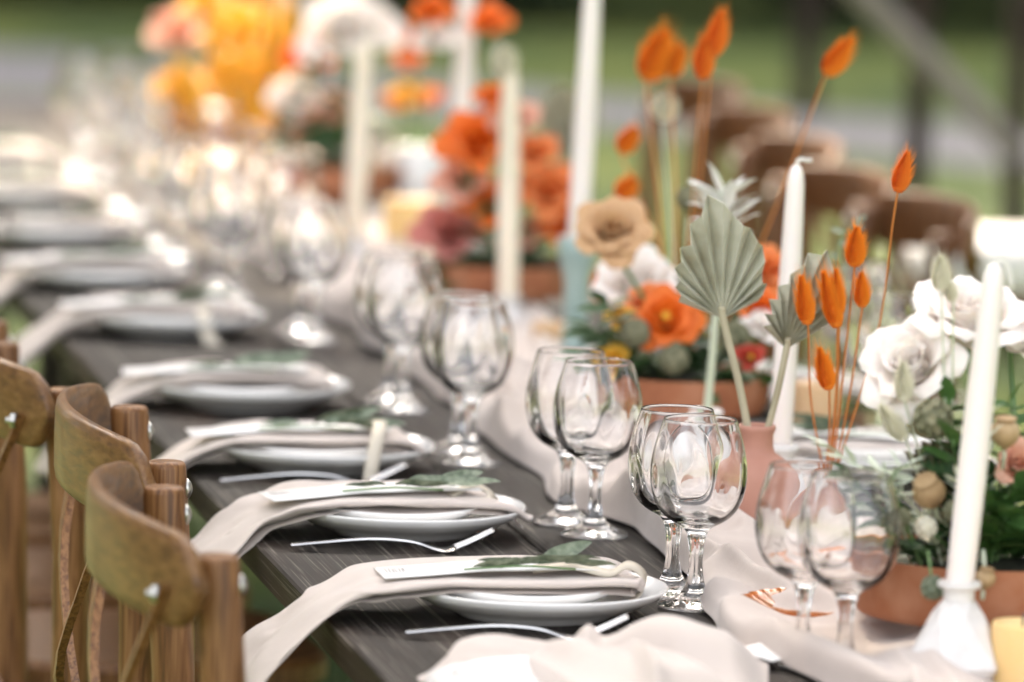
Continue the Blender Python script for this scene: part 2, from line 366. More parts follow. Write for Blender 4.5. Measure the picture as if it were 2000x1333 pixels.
# ================================================================== TABLES
TA = R(11.0)
E0 = at(620, 1195)                       # point on the near-left edge of the table
def frame_at(e, ang):
    return Matrix.Translation((e.x, e.y, 0)) @ Matrix.Rotation(ang, 4, 'Z')      # local +Y runs along the table, +X across it
TF = frame_at(E0, TA)
def T(s, t, z=0): return TF @ Vector((s, t, TZ + z))
def tcoord(p): q = TF.inverted() @ Vector((p[0], p[1], 0)); return q.x, q.y
A0, A1 = -1.35, 3.1
WB = .288
def table(name, label, fr, y0, y1):
    t = thing(name, label, 'table', mw=fr @ Matrix.Translation((0, 0, 0)))
    rg = random.Random(5)
    for i in range(3):
        g = box(i * WB + .0028, (i + 1) * WB - .0028, y0, y1, TZ - .034, TZ - [0, .0012, .0005][i], .0025)
        # subdivide lengthwise so that the edge is slightly wavy
        ob('board', g, 'board', t, smooth=False)
    for y in (y0 + .12, (y0 + y1) / 2, y1 - .12):
        ob('batten', box(.03, 3 * WB - .03, y - .035, y + .035, TZ - .064, TZ - .036), 'board', t, smooth=False)
    for y in (y0 + .25, y1 - .25):
        for x in (.12, 3 * WB - .12):
            ob('leg', box(x - .035, x + .035, y - .035, y + .035, 0, TZ - .066), 'board', t, smooth=False)
    return t
table('farm_table', 'long dark stained farm table with limed grain nearest the camera', TF, A0, A1)
e1 = TF @ Vector((0, A1 + .01, 0))
TF2 = frame_at(e1, R(7.5))
table('farm_table', 'second dark farm table butted on behind, under the blurred far settings', TF2, 0, 3.3)
def T2(s, t, z=0): return TF2 @ Vector((s, t, TZ + z))

# ================================================================== CHAIRS
def chair_meshes(wood, rail):
    HW = .205; H = .872; P = {}
    P['post'] = [mesh('post', tube([(sx * .175, .0, 0), (sx * .185, .01, .2), (sx * .2, .005, .45), (sx * HW, -.0, .7), (sx * HW, -.012, H - .006), (sx * HW, -.012, H - .002), (sx * HW, -.012, H)], [.0165, .0185, .0195, .0195, .0195, .0185, .0165], 24), wood, True, 50) for sx in (-1, 1)]
    # bent top rail: bows away (−y) behind the posts, rounded ends
    n = 40; V = []; F = []; th = .0075; K = 14
    for i in range(n + 1):
        u = i / n; x = -.252 + .504 * u; q = abs(x) / .252
        y = -.030 - .056 * (1 - q ** 2) ** 1.0 - .008 * (1 - q ** 4)
        dy = .062 * 2 * x / .252 ** 2; nn = Vector((-dy, 1, 0)).normalized()
        e = min((1 - q) * .252 / .036, 1); hh = .041 * math.sqrt(max(1 - (1 - e) ** 2, .02)) if e < 1 else .041
        lift = .012 * (1 - q * q)
        for j in range(K):
            a = 2 * PI * j / K; ca, sa = math.cos(a), math.sin(a)
            ex = math.copysign(abs(ca) ** .6, ca) * th; ez = math.copysign(abs(sa) ** .45, sa) * hh
            V.append((x + nn.x * ex, y + nn.y * ex, H - .022 + lift + ez))
    for i in range(n):
        for j in range(K):
            a, b = i * K + j, i * K + (j + 1) % K; F.append((a, a + K, b + K, b))
    F.append(tuple(range(K))); F.append(tuple(range(n * K, n * K + K))[::-1])
    P['rail'] = mesh('top_rail', (V, F), rail, True, 60)
    def brace(sx):
        pts = curve([(sx * .215, -.058, H - .03), (sx * .13, -.082, .74), (0, -.086 - .008 * sx, .63), (-sx * .12, -.055, .54), (-sx * .185, -.012, .475)], 14)
        V = []; F = []
        for i, p in enumerate(pts):
            u = i / 14; w_ = .0145; t_ = .004
            e = .6 if i in (0, 14) else 1
            V += [(p.x - w_ * e, p.y - t_, p.z - w_ * .25 * sx), (p.x + w_ * e, p.y - t_, p.z + w_ * .25 * sx), (p.x + w_ * e, p.y + t_, p.z + w_ * .25 * sx), (p.x - w_ * e, p.y + t_, p.z - w_ * .25 * sx)]
        for i in range(14):
            for j in range(4):
                a, b = i * 4 + j, i * 4 + (j + 1) % 4; F.append((a, b, b + 4, a + 4))
        F += [(3, 2, 1, 0), (56, 57, 58, 59)]
        return mesh('cross_brace', (V, F), wood, False)
    P['brace'] = [brace(-1), brace(1)]
    hexn = lathe([(.0085, 0), (.0085, .005), (.006, .0065), (.0035, .0065), (.0035, .010), (.002, .011)], 6)
    dome = lathe([(.0105, 0), (.010, .003), (.007, .0055), (.003, .007), (.0005, .0073)], 14)
    RM = Matrix.Rotation(R(90), 4, 'X'); RP = Matrix.Rotation(R(-90), 4, 'X')
    P['nut'] = [mesh('bolt', xf(hexn, Matrix.Translation((sx * .213, -.062, H - .032)) @ Matrix.Rotation(R(-sx * 20), 4, 'Z') @ RM), 'zinc', False) for sx in (-1, 1)]
    P['rivet'] = [mesh('rivet', xf(dome, Matrix.Translation((sx * HW, .0065, H - .026)) @ RP), 'zinc') for sx in (-1, 1)]
    so = []
    for k in range(28):
        a = 2 * PI * k / 28; x = math.copysign(abs(math.cos(a)) ** .55, math.cos(a)); y = math.copysign(abs(math.sin(a)) ** .55, math.sin(a))
        so.append((x * (.20 + .022 * (y + 1) / 2), .215 + y * .205))
    P['seat'] = mesh('seat', prism(so, .435, .47, .008), wood, True, 40)
    P['fleg'] = [mesh('leg', tube([(sx * .185, .37, 0), (sx * .185, .365, .25), (sx * .18, .36, .434)], [.014, .018, .019], 14), wood) for sx in (-1, 1)]
    P['str'] = [mesh('stretcher', tube([(sx * .18, .0, .2), (sx * .18, .36, .2)], .009, 10), wood) for sx in (-1, 1)] + [mesh('stretcher', tube([(-.18, .36, .26), (.18, .36, .26)], .009, 10), wood)]
    return P
CH = {'b': chair_meshes('chair', 'rail'), 'r': chair_meshes('chair_red', 'chair_red')}
def chair(kind, label, p, rz, group, name='crossback_chair'):
    P = CH[kind]; t = thing(name, label, 'chair', p, rz, group)
    for k in (0, 1):
        ob('post', P['post'][k], None, t); ob('cross_brace', P['brace'][k], None, t); ob('bolt', P['nut'][k], None, t)
        ob('rivet', P['rivet'][k], None, t); ob('leg', P['fleg'][k], None, t)
    ob('top_rail', P['rail'], None, t); ob('seat', P['seat'], None, t)
    for s in P['str']: ob('stretcher', s, None, t)
    return t
def near_chair(far_px, near_px, label):
    """posts' tops given in photo pixels"""
    a = at(*far_px, .872); b = at(*near_px, .872); d = (a - b); c = (a + b) / 2
    rz = math.atan2(-d.y, -d.x) + PI     # local +X along a-b
    # local +Y must point to the table (towards +X world)
    rz = math.atan2(d.y, d.x) - PI if True else 0
    o = chair('b', label, (0, 0, 0), 0, 'crossback chairs on the near side of the table')
    ax = (-d).normalized()      # local +X from far to near -> +Y = z × x points to world +X
    rot = Matrix((( ax.x, -ax.y, 0, 0), (ax.y, ax.x, 0, 0), (0, 0, 1, 0), (0, 0, 0, 1)))
    o.matrix_world = Matrix.Translation((c.x, c.y, 0)) @ rot @ Matrix.Translation((0, .012, 0))
    return o
near_chair((13, 676), (113, 752), 'leftmost near chair, its nut and brace facing the camera at the left edge')
near_chair((252, 792), (325, 903), 'second near chair, its curved rail just behind the blurred front one')
near_chair((316, 944), (430, 1092), 'nearest, most blurred wooden chair with its bowed rail in front of the others')
near_chair((-118, 560), (-30, 618), 'near chair behind the leftmost one, only its seat and legs in view')
near_chair((-215, 478), (-140, 528), 'near chair farther down the row, mostly hidden under the table edge')
near_chair((-300, 410), (-235, 450), 'farthest near chair, its legs in the shade under the far table')
def far_chair(px, py, label, rz=R(9)):
    p = at(px, py, .872)
    o = chair('r', label, (0, 0, 0), 0, 'crossback chairs on the far side of the table')
    ax = Vector((-math.sin(rz), math.cos(rz)))
    rot = Matrix(((ax.x, -ax.y, 0, 0), (ax.y, ax.x, 0, 0), (0, 0, 1, 0), (0, 0, 0, 1)))
    o.matrix_world = Matrix.Translation((p.x, p.y, 0)) @ rot
    return o
far_chair(1330, 190, 'farthest far-side chair, at the top under the big orange bunny tails', R(14))
far_chair(1418, 246, 'far-side chair, second from the far end of the row', R(13))
far_chair(1505, 306, 'far-side chair just left of the bent-wick white taper', R(12))
far_chair(1592, 370, 'far-side chair just right of the bent-wick white taper', R(14))
far_chair(1748, 428, 'nearest far-side chair, behind the tallest orange bunny tail', R(12))

# ================================================================== PLATES, NAPKINS, FORKS, CARDS
def plate_prof(r, h, foot):
    o = [(foot * .9, .0), (foot, .0), (foot * 1.02, .003), (r * .80, h * .42), (r * .93, h * .72), (r, h), (r - .0012, h + .0018), (r - .003, h + .0014)]
    i = [(r * .92, h * .78), (r * .78, h * .5), (foot * .95, .0075), (foot * .5, .0055), (.002, .0052)]
    return o + i
PL = mesh('dinner_plate', lathe(plate_prof(.1255, .0275, .072), 72), 'ceramic')
PS = mesh('side_plate', lathe(plate_prof(.095, .021, .055), 64), 'ceramic')
napk_n = [0]
def ribbon_sweep(path, wid, th, seed, wr=.0025, nv=26, roll=None):
    """soft flat pack swept along path (list of world Vectors); width runs along the table"""
    V = []; F = []; n = len(path); K = nv
    for i, p in enumerate(path):
        u = i / (n - 1); t = (path[min(i + 1, n - 1)] - path[max(i - 1, 0)]).normalized()
        side = (TF.to_3x3() @ Vector((0, 1, 0)))
        rl = roll(u) if roll else 0
        side = (side - t * side.dot(t)).normalized(); nrm = side.cross(t).normalized()
        if nrm.z < 0 and abs(nrm.z) > .05: nrm = -nrm
        side = side * math.cos(rl) + nrm * math.sin(rl); nrm = t.cross(side).normalized()
        if nrm.z < 0: nrm = -nrm
        w_ = wid(u); h_ = th(u)
        for j in range(K):
            a = 2 * PI * j / K; ca, sa = math.cos(a), math.sin(a)
            ex = math.copysign(abs(ca) ** .75, ca) * w_; ez = math.copysign(abs(sa) ** .8, sa) * h_
            q = p + side * ex
            # fold lip and sag
            k1 = noise.noise(Vector((q.x * 14 + seed, q.y * 14, u * 5))) ; k2 = noise.noise(Vector((q.x * 38, q.y * 38 + seed, u * 14)))
            q = q + nrm * (ez + (k1 * wr * 1.6 + k2 * wr * .5) * (1 if sa >= 0 else .7)) + side * k1 * wr * 2
            V.append(tuple(q))
    for i in range(n - 1):
        for j in range(K):
            a, b = i * K + j, i * K + (j + 1) % K; F.append((a, b, b + K, a + K))
    F.append(tuple(range(K))[::-1]); F.append(tuple(range((n - 1) * K, n * K)))
    return V, F
def fold_sweep(path, wid, gap, seed, spread=None, nl=3, amp=.0028, Y=None):
    """thin cloth folded in three: an S-shaped strip section swept along path; the fold faces the camera side"""
    V = []; F = []; n = len(path); m_ = 12
    sec = []                                       # (across -1..1, layer height -1..1, layer id)
    for l in range(nl):
        for k in range(m_ + 1):
            x = (-1 + 2 * k / m_) * (1 if l % 2 == 0 else -1); z = 1 - 2 * l / (nl - 1)
            sec.append((-x if False else x, z, l))
        if l < nl - 1:
            xs = sec[-1][0]; sec.append((xs * 1.035, z - 1 / (nl - 1), l + .5))
    K = len(sec)
    for i, p in enumerate(path):
        u = i / (n - 1); t = (path[min(i + 1, n - 1)] - path[max(i - 1, 0)]).normalized()
        side = -(Y if Y is not None else TF.to_3x3() @ Vector((0, 1, 0))); side = (side - t * side.dot(t)).normalized()
        nrm = side.cross(t).normalized()
        if nrm.z < 0: nrm = -nrm
        if abs(nrm.z) < .05 and nrm.x > 0: nrm = -nrm
        w_ = wid(u); g_ = gap(u); sp = spread(u) if spread else 0
        for (x, z, l) in sec:
            q = p + side * (x * w_ * (1 - .05 * l * (x < 0)) + sp * l * .3)
            hh = g_ * z * (1 + .35 * noise.noise(Vector((x * 1.5, u * 4, seed)))) * (.45 + .55 * (abs(x) ** 2) if abs(z) == 1 else 1)
            a = noise.noise(Vector((x * 1.3 + seed, u * 5, l * .35))); b = noise.noise(Vector((x * 3.2, u * 13 + seed, l * .8))); c_ = noise.noise(Vector((x * .9 + u * 2.2, u * 1.2 - x * .7, seed * 2 + l * .3))) 
            crease = max(0, 1 - abs(c_) * 9) ** 2
            am = amp * (1 + 1.6 * max(0, (u - .55) / .45))
            q = q + nrm * (hh + a * am * 1.5 + b * am * .45 + crease * am * .9) + side * a * am * 1.6 + t * (noise.noise(Vector((x * 2, seed, l))) * .010 * (1 if u > .96 or u < .04 else 0))
            V.append(tuple(q))
    for i in range(n - 1):
        for j in range(K - 1):
            a = i * K + j; F.append((a, a + 1, a + 1 + K, a + K))
    return V, F
def leaf_geo(L, W, bend=.2, cup=.25, nu=8):
    def fn(u, v):
        x = (v - .5) * 2; w_ = W * math.sin(PI * min(u * .94 + .04, 1)) ** .8 * (1 - .35 * u)
        return (x * w_ * .5, u * L, -bend * L * u * u + cup * abs(x) * w_ * .5 + .02 * L * math.sin(u * 9))
    return grid(fn, nu, 4)
LEAF = {k: mesh('leaf', leaf_geo(1, wd, bd), m) for k, (m, wd, bd) in {
    'olive': ('olive', .30, .08), 'dark': ('leaf', .5, .3), 'fresh': ('leaf2', .55, .35), 'pale': ('pale_leaf', .26, .25), 'white': ('bleached', .34, .3), 'euc': ('olive', .8, .2)}.items()}
def leafob(kind, parent, p, d, L, spin=0, rel=None):
    """leaf from p along d (world), parented"""
    d = Vector(d).normalized(); q = d.to_track_quat('Y', 'Z').to_matrix().to_4x4() @ Matrix.Rotation(spin, 4, 'Y')
    return ob('leaf', LEAF[kind], None, parent, mw=Matrix.Translation(Vector(p) - (rel or Vector())) @ q @ Matrix.Scale(L, 4))

def setting(k, px, py, label_plate, lab, hang=True, detail=2, tq=None, far=False, seed=0, small_dx=-.006, cardtext=False, nw=.076, far_tf=None):
    c = at(px, py) if tq is None else tq
    grp = 'dinner plates at the place settings'
    rg = random.Random(seed)
    p = thing('dinner_plate', lab['plate'], 'plate', c, 0, grp)
    ob('dish', PL, None, p)
    fr = far_tf or TF
    s0, t0 = [getattr(fr.inverted() @ Vector((c.x, c.y, 0)), a) for a in 'xy']
    X = (fr.to_3x3() @ Vector((1, 0, 0))); Y = (fr.to_3x3() @ Vector((0, 1, 0)))
    if far: X = -X
    jr = Matrix.Rotation(R(rg.uniform(-5, 5)) if seed != 1 else 0, 3, 'Z'); X = jr @ X; Y = jr @ Y
    q = thing('side_plate', lab['small'], 'plate', c + X * (-.012) + Vector((0, 0, .0125)), 0, 'small plates stacked on the dinner plates')
    ob('dish', PS, None, q, mw=Matrix.Rotation(R(2.2), 4, X))
    # napkin path, from the glass side over the plates to the edge of the table and down
    e = s0 if not far else (3 * WB - s0)
    pr = [(.100, .026), (.085, .034), (.05, .0362), (0, .0365), (-.06, .036), (-min(.1, e - .078), .0355)]
    if hang:
        pr += [(-(e - .052), .032), (-(e - .024), .023), (-e - .002, .010), (-e - .034, -.014), (-e - .066, -.046), (-e - .086, -.088)]
    else:
        pr += [(-.135, .022), (-.155, .012)]
    pts = [c + X * a + Vector((0, 0, b)) + Y * (rg.uniform(-.002, .002) - (.012 * max(0, -a - .1) / .1 if hang else 0)) for a, b in pr]
    path = curve(pts, 60)
    tot = len(path)
    def wid(u):
        if hang and u > .55: return nw * (1 - .26 * math.sin(min((u - .55) / .2, 1) * PI / 2) + .55 * max(0, (u - .72) / .28))
        return nw * (1 + .03 * math.sin(u * 9 + seed))
    def gap(u): return .0062 if u < .5 else .0062 - .0030 * min((u - .5) / .3, 1)
    n_ = thing('napkin', lab['napkin'], 'napkin', c, 0, 'folded beige napkins')
    g = fold_sweep(path, wid, gap, seed * 3.17 + 2, (lambda u: .03 * max(0, u - .75)) if hang else None, amp=.0024 + .0006 * (seed % 3), Y=Y)
    ob('folded_cloth', loc(g, (-c.x, -c.y, -c.z)), 'napkin', n_, solid=.0013, sub=1 if detail > 1 else 0)
    # card
    cl = thing('menu_card', lab['card'], 'card', c, 0, 'white menu cards on the napkins')
    zc = .0458 + rg.uniform(0, .001)
    ca_ = R(rg.uniform(-7, 7)) if seed != 1 else 0
    def cfn(u, v):
        a = .072 - (.22 if hang else .17) * u; b = (v - .5) * .062
        a, b = a * math.cos(ca_) - (b - .006) * math.sin(ca_), a * math.sin(ca_) + (b - .006) * math.cos(ca_)
        return X * a + Y * b + Vector((0, 0, zc - .0 + (-.008 * max(0, u - .6) / .4) + .0006 * math.sin(u * 7)))
    ob('paper', grid(cfn, 14, 2), 'card', cl, solid=.0009)
    if cardtext:
        V = []; F = []
        for r_ in range(1):
            for q_ in range(13):
                a0 = -.142 + .0030 * q_; b0 = -.018; a1 = a0 + rg.uniform(.0, .0022); b1 = .010
                z = zc - .0062 + .0012
                k_ = len(V)
                for (aa, bb) in ((a0, b0), (a0 + .0007, b0), (a1 + .0007, b1), (a1, b1)):
                    V.append(tuple(X * aa + Y * bb + Vector((0, 0, z))))
                F.append((k_, k_ + 1, k_ + 2, k_ + 3))
        ob('print', (V, F), 'ink', cl, smooth=False)
    # leaves
    sp = thing('leaf_sprig', lab['leaf'], 'leaf sprig', c, 0, 'olive sprigs on the napkins')
    base = X * .0 + Vector((0, 0, zc + .002)) - Y * .042
    ob('stem', tube(curve([base - X * .075, base - X * .02 + Vector((0, 0, .003)), base + X * .03], 10), .0011, 6), 'gstem', sp)
    ls = lab.get('leaves') or [(-.01 + rg.uniform(-.02, .02), 12 + rg.uniform(-14, 14), .07 * rg.uniform(.8, 1.2), rg.uniform(0, .02)) for _ in range(2)] + [(.01 + rg.uniform(-.02, .02), rg.uniform(-40, 40), .06 * rg.uniform(.8, 1.15), rg.uniform(0, .014)) for _ in range(3)] + [(-.03, 165 + rg.uniform(-20, 20), .045, .0)]
    for (a, ang, L, up) in ls:
        d = X * math.cos(R(ang)) + Y * math.sin(R(ang)) + Vector((0, 0, up / L if L else 0))
        leafob('olive', sp, base + X * a + Vector((0, 0, .006)), d, L * .95, rg.choice((-1, 1)) * rg.uniform(.35, .9))
    return c, X, Y, s0, t0
SET = []
L1 = [(-.03, 6, .062, .004), (-.005, 24, .068, .020), (-.02, -4, .076, .010), (.02, -8, .05, .002), (-.012, 178, .058, -.001), (-.02, 165, .044, .003)]
names = [
 (1, 1042, 1199, 'nearest fully seen', L1), (2, 787, 1038, 'second', None), (3, 627, 914, 'third', None), (4, 480, 792, 'fourth', None), (5, 335, 652, 'fifth', None), (6, 205, 562, 'sixth', None)]
pos = ['left of the sharp glass pair', 'behind the fork with raised tines', 'with the strap hanging over its rim', 'fourth from the camera, half blurred', 'with the long drooping strap', 'sixth from the camera, heavily blurred']
for i, (k, px, py, nm, lv) in enumerate(names):
    wh = pos[i]
    lab = dict(plate='white coupe dinner plate ' + wh, small='small white plate stacked on the dinner plate ' + wh,
               napkin='beige napkin draped over the table edge ' + wh, card='white printed card on the napkin ' + wh, leaf='olive leaf sprig on the napkin ' + wh)
    if lv: lab['leaves'] = lv
    SET.append(setting(k, px, py, '', lab, True, 2 if i < 4 else 1, None, False, i + 1, cardtext=(i < 3)))
pos2 = ['at the far table, third row from its far end', 'at the far table, second row from its far end', 'at the far table, last row at the left edge']
for i, (px, py) in enumerate(((120, 478), (50, 402), (-20, 335))):
    wh = pos2[i]
    lab = dict(plate='white coupe dinner plate ' + wh, small='small stacked white plate ' + wh, napkin='beige folded napkin ' + wh, card='white card on the napkin ' + wh, leaf='leaf sprig on the napkin ' + wh)
    setting(9, px, py, '', lab, False, 1, None, False, 20 + i, far_tf=TF2)
# far side settings
pos3 = ['at the far side behind the pink bottle vase', 'at the far side behind the terracotta flower trough']
for i, (px, py) in enumerate(((1655, 925), (1470, 790))):
    wh = pos3[i]
    lab = dict(plate='white coupe dinner plate ' + wh, small='small stacked white plate ' + wh, napkin='beige folded napkin ' + wh, card='white card on the napkin ' + wh, leaf='leaf sprig on the napkin ' + wh)
    setting(9, px, py, '', lab, False, 1, None, True, 30 + i)

# straps (leather ties)
def strap(label, pts, w_=.0065, wd=(0, 1, 0), n=40):
    P = curve(pts, n); c = P[0]; V = []; F = []
    for i, p in enumerate(P):
        t = (P[min(i + 1, n)] - P[max(i - 1, 0)]).normalized(); s = Vector(wd); s = (s - t * s.dot(t)).normalized()
        V += [tuple(p - s * w_ - c), tuple(p + s * w_ - c)]
    for i in range(n): F.append((2 * i, 2 * i + 1, 2 * i + 3, 2 * i + 2))
    o = ob('napkin_tie', (V, F), 'ribbon', None, solid=.0014); o.location = c
    o['label'] = label; o['category'] = 'ribbon'; o['group'] = 'cream ties round the napkins'
c, X, Y, s0, t0 = SET[0]; y = c.y
strap('cream tie curling in a loop off the napkin by the sharp glasses', [aty(1040, 1112, y - .02), aty(1120, 1106, y - .02), aty(1190, 1120, y - .03), aty(1225, 1104, y - .03), aty(1254, 1120, y - .03), aty(1255, 1150, y - .035), aty(1232, 1176, y - .04), aty(1215, 1188, y - .04)], .006, (.25, 1, .5))
y = SET[1][0].y
strap('cream tie bunched at the right end of the second napkin', [aty(880, 968, y - .02), aty(920, 950, y), aty(950, 958, y + .01), aty(962, 975, y), aty(948, 985, y - .03)], .006, (0, 1, .3))
y = SET[2][0].y
strap('cream tie standing up and hanging off the third napkin', [aty(718, 838, y - .03), aty(732, 824, y - .04), aty(742, 826, y - .06), aty(738, 850, y - .09), aty(727, 905, y - .115), aty(722, 945, y - .12)], .0075, (1, .1, 0))
y = SET[4][0].y
strap('cream tie drooping in a long curl off the fifth napkin', [aty(300, 590, y), aty(385, 585, y - .03), aty(398, 620, y - .09), aty(410, 665, y - .12), aty(445, 695, y - .12), aty(480, 690, y - .1)], .009, (1, .1, 0))

# forks
def fork_mesh():
    n = 40; P = curve([(0, 0, .0035), (.03, 0, .0065), (.08, 0, .0105), (.118, 0, .0085), (.145, 0, .0015), (.158, 0, .0012), (.178, 0, .009), (.202, 0, .021)], n)
    def w(x):
        if x < .1: return .0062 - .004 * min(x / .08, 1) ** .7 if x > .004 else .004
        if x < .13: return .0024
        if x < .155: return .0024 + .0096 * ((x - .13) / .025) ** .8
        return .012
    V = []; F = []; lim = [i for i, p in enumerate(P) if p.x <= .168]
    for i in lim:
        p = P[i]; ww = w(p.x); V += [(p.x, -ww, p.z), (p.x, ww, p.z), (p.x, ww * .8, p.z + .0016), (p.x, -ww * .8, p.z + .0016)]
    m_ = len(lim)
    for i in range(m_ - 1):
        for j in range(4):
            a, b = i * 4 + j, i * 4 + (j + 1) % 4; F.append((a, b, b + 4, a + 4))
    F += [(3, 2, 1, 0), tuple(range(4 * m_ - 4, 4 * m_))]
    body = (V, F)
    tn = []
    for k in range(4):
        yy = -.0102 + .0068 * k; pts = [Vector((p.x, yy * (1 - .0 * j), p.z + .0008)) for j, p in enumerate(P[lim[-1] - 1:])]
        tn.append(tube(pts, [.0017 - .0009 * j / len(pts) for j in range(len(pts))], 6))
    return mesh('handle', body, 'steel', True, 40), mesh('tines', join(*tn), 'steel')
FH, FT = fork_mesh()
def fork(a, b, label):
    pa, pb = at(*a, TZ + .002), at(*b, TZ + .002); d = pb - pa
    o = thing('fork', label, 'fork', mw=Matrix.Translation(pa) @ Matrix.Rotation(math.atan2(d.y, d.x), 4, 'Z'), group='steel forks beside the plates')
    ob('handle', FH, None, o); ob('tines', FT, None, o)
fork((568, 1072), (1000, 1078), 'steel fork with raised tines lying in front of the second plate')
fork((792, 1243), (1230, 1250), 'steel fork running under the crumpled napkin at the bottom')
fork((430, 945), (830, 946), 'blurred steel fork lying in front of the third plate')

# ================================================================== GLASSES
def glass_mesh():
    # outer / inner profiles, height .18
    fl = lambda a, amp: 1 + amp * math.cos(8 * a)
    out = [(.0, .0), (.018, .0005), (.0345, .0), (.0358, .001), (.0352, .0028), (.028, .0055), (.018, .0095), (.0115, .015), (.0085, .022), (.0063, .034), (.0058, .045), (.0066, .056), (.0082, .066), (.0105, .073), (.0155, .0775),
           (.0245, .0812), (.0335, .088), (.0400, .097), (.0440, .108), (.0460, .121), (.0460, .134), (.0441, .147), (.0408, .160), (.0374, .170), (.0354, .177), (.0347, .1790), (.0341, .18)]
    inn = [(.0336, .1790), (.0343, .177), (.0364, .170), (.0398, .160), (.0431, .147), (.0450, .134), (.0449, .121), (.0427, .1092), (.0384, .0988), (.0315, .0905), (.0222, .0850), (.012, .0825), (.001, .0815)]
    n = 64; V = []; F = []
    prof = out[1:] + inn
    for i, (r, z) in enumerate(prof):
        inner = i >= len(out) - 1
        for j in range(n):
            a = 2 * PI * j / n; rr = r
            if not inner:
                if .012 < z < .078: # faceted stem
                    am = .085 * math.sin(PI * min(max((z - .012) / .066, 0), 1)) ; rr = r * (1 + am * math.cos(6 * a))
                elif z >= .078 and z < .168: rr = r * (1 + .009 * math.sin(PI * min((z - .078) / .09, 1)) * math.cos(8 * a + 1.2 * math.sin(z * 40)))
            else:
                if z < .165: rr = r * (1 + .016 * math.sin(PI * min(max((z - .08) / .06, 0), 1)) * math.cos(8 * a + .9)) * (1 + .010 * noise.noise(Vector((math.cos(a) * 2.2, math.sin(a) * 2.2, z * 42))) * (1 if z < .15 else .3))
            V.append((rr * math.cos(a), rr * math.sin(a), z))
    m_ = len(prof)
    for i in range(m_ - 1):
        for j in range(n):
            a, b = i * n + j, i * n + (j + 1) % n; F.append((a, b, b + n, a + n))
    F.append(tuple(range(n))[::-1]); F.append(tuple(range((m_ - 1) * n, m_ * n)))
    me = mesh('goblet', (V, F), 'glass'); return me
GM = glass_mesh()
def goblet(px, py, label, s=1, z=TZ):
    o = ob('wine_glass', GM, None, None, sub=1); p = at(px, py, z); o.matrix_world = MW(p + Vector((0, 0, .0006)), random.uniform(0, 3), s)
    o['label'] = label; o['category'] = 'glass'; o['group'] = 'clear round stemmed glasses'
gl = [(1648, 1322, 'front right glass of the blurred pair nearest the camera'), (1566, 1300, 'back left glass of the blurred pair nearest the camera'),
      (1356, 1187, 'sharpest glass, front one of the pair before the pink vase'), (1311, 1163, 'back glass of the sharp pair before the pink vase'),
      (1160, 1047, 'front glass of the pair left of the sharp pair'), (1105, 1022, 'back glass of the pair left of the sharp pair'),
      (918, 906, 'glass standing right of the third plate, its bowl large and blurred'), (893, 884, 'glass hidden just behind the one right of the third plate'),
      (785, 803, 'glass standing right of the fourth plate with warm glints on its stem'), (762, 784, 'glass just behind the one right of the fourth plate'),
      (612, 668, 'front glass right of the fifth plate'), (585, 650, 'back glass right of the fifth plate'),
      (455, 588, 'front glass right of the sixth plate'), (420, 570, 'back glass right of the sixth plate'),
      (345, 505, 'glass in the far cluster, front right'), (300, 480, 'glass in the far cluster, front left'), (262, 425, 'glass in the far cluster beside the far napkins'), (225, 405, 'glass in the far cluster, middle left'),
      (195, 350, 'far glass under the bright glints at upper left'), (150, 335, 'far glass at the left of the bright glints'), (280, 345, 'far glass at the right of the bright glints'), (240, 300, 'farthest glass at the top of the bright glints'), (165, 285, 'farthest glass at the top left of the bright glints'),
      (1665, 800, 'far-side glass behind the orange bunny tails'), (1725, 868, 'far-side glass behind the pale roses'), (560, 540, 'glass on the far side beside the tall yellow candle'), (510, 470, 'glass between the amber candle and the far flowers'), (420, 430, 'glass before the glowing far arrangement')]
for g in gl: goblet(*g)

# ================================================================== RUNNER
def ridge(x): return 1 - abs(x)
def runner():
    n, mm = 420, 64
    def fn(u, v):
        t = -1.0 + 6.0 * u
        near = .395 + .035 * noise.noise(Vector((t * 1.6, 3.1, 0))) + .018 * noise.noise(Vector((t * 5, 8.1, 0)))
        near -= .03 * math.exp(-((t + .15) / .22) ** 2)
        wv_ = .30 + .04 * noise.noise(Vector((t * 1.3, 9, 4)))
        s = near + wv_ * v
        a = t * 5.2 + 1.6 * noise.noise(Vector((t * 2, s * 4, 1))); b = s * 10
        h1 = max(0, ridge(2.2 * noise.noise(Vector((a * .55, b * 1.1, .3))))) ** 2.2
        h2 = max(0, ridge(2.4 * noise.noise(Vector((a * 1.2 + 5, b * .8 + 2, 1.7))))) ** 2
        h3 = noise.noise(Vector((t * 22, s * 22, 5)))
        e = min(1, v / .07, (1 - v) / .07); e = max(e, 0)
        h = .006 + (.030 * h1 + .016 * h2) * (.45 + .55 * e) * (1 - .25 * v) + .0014 * h3
        # rolled near edge
        roll = math.exp(-((v - .10) / .075) ** 2) * (.016 + .014 * noise.noise(Vector((t * 3, 0, 7))))
        h = (h + max(roll, 0)) * min(1, .15 + v / .045) * min(1, .15 + (1 - v) / .04)
        ds = .022 * noise.noise(Vector((t * 4, s * 9, 12))); dt = .03 * noise.noise(Vector((t * 5, s * 9, 22)))
        # lean the folds over sideways
        s2 = s + ds - .35 * h; t2 = t + dt
        P = T(s2, t2, max(h, .0025))
        if t2 > A1:
            k = t2 - A1; P = T2(s2, k, max(h, .0025))
        return P
    V, F = grid(fn, n, mm)
    o = ob('table_runner', (V, F), 'runner', None, solid=.0012, sub=1)
    o['label'] = 'crumpled beige cloth runner lying along the middle of the table'; o['category'] = 'table runner'
runner()
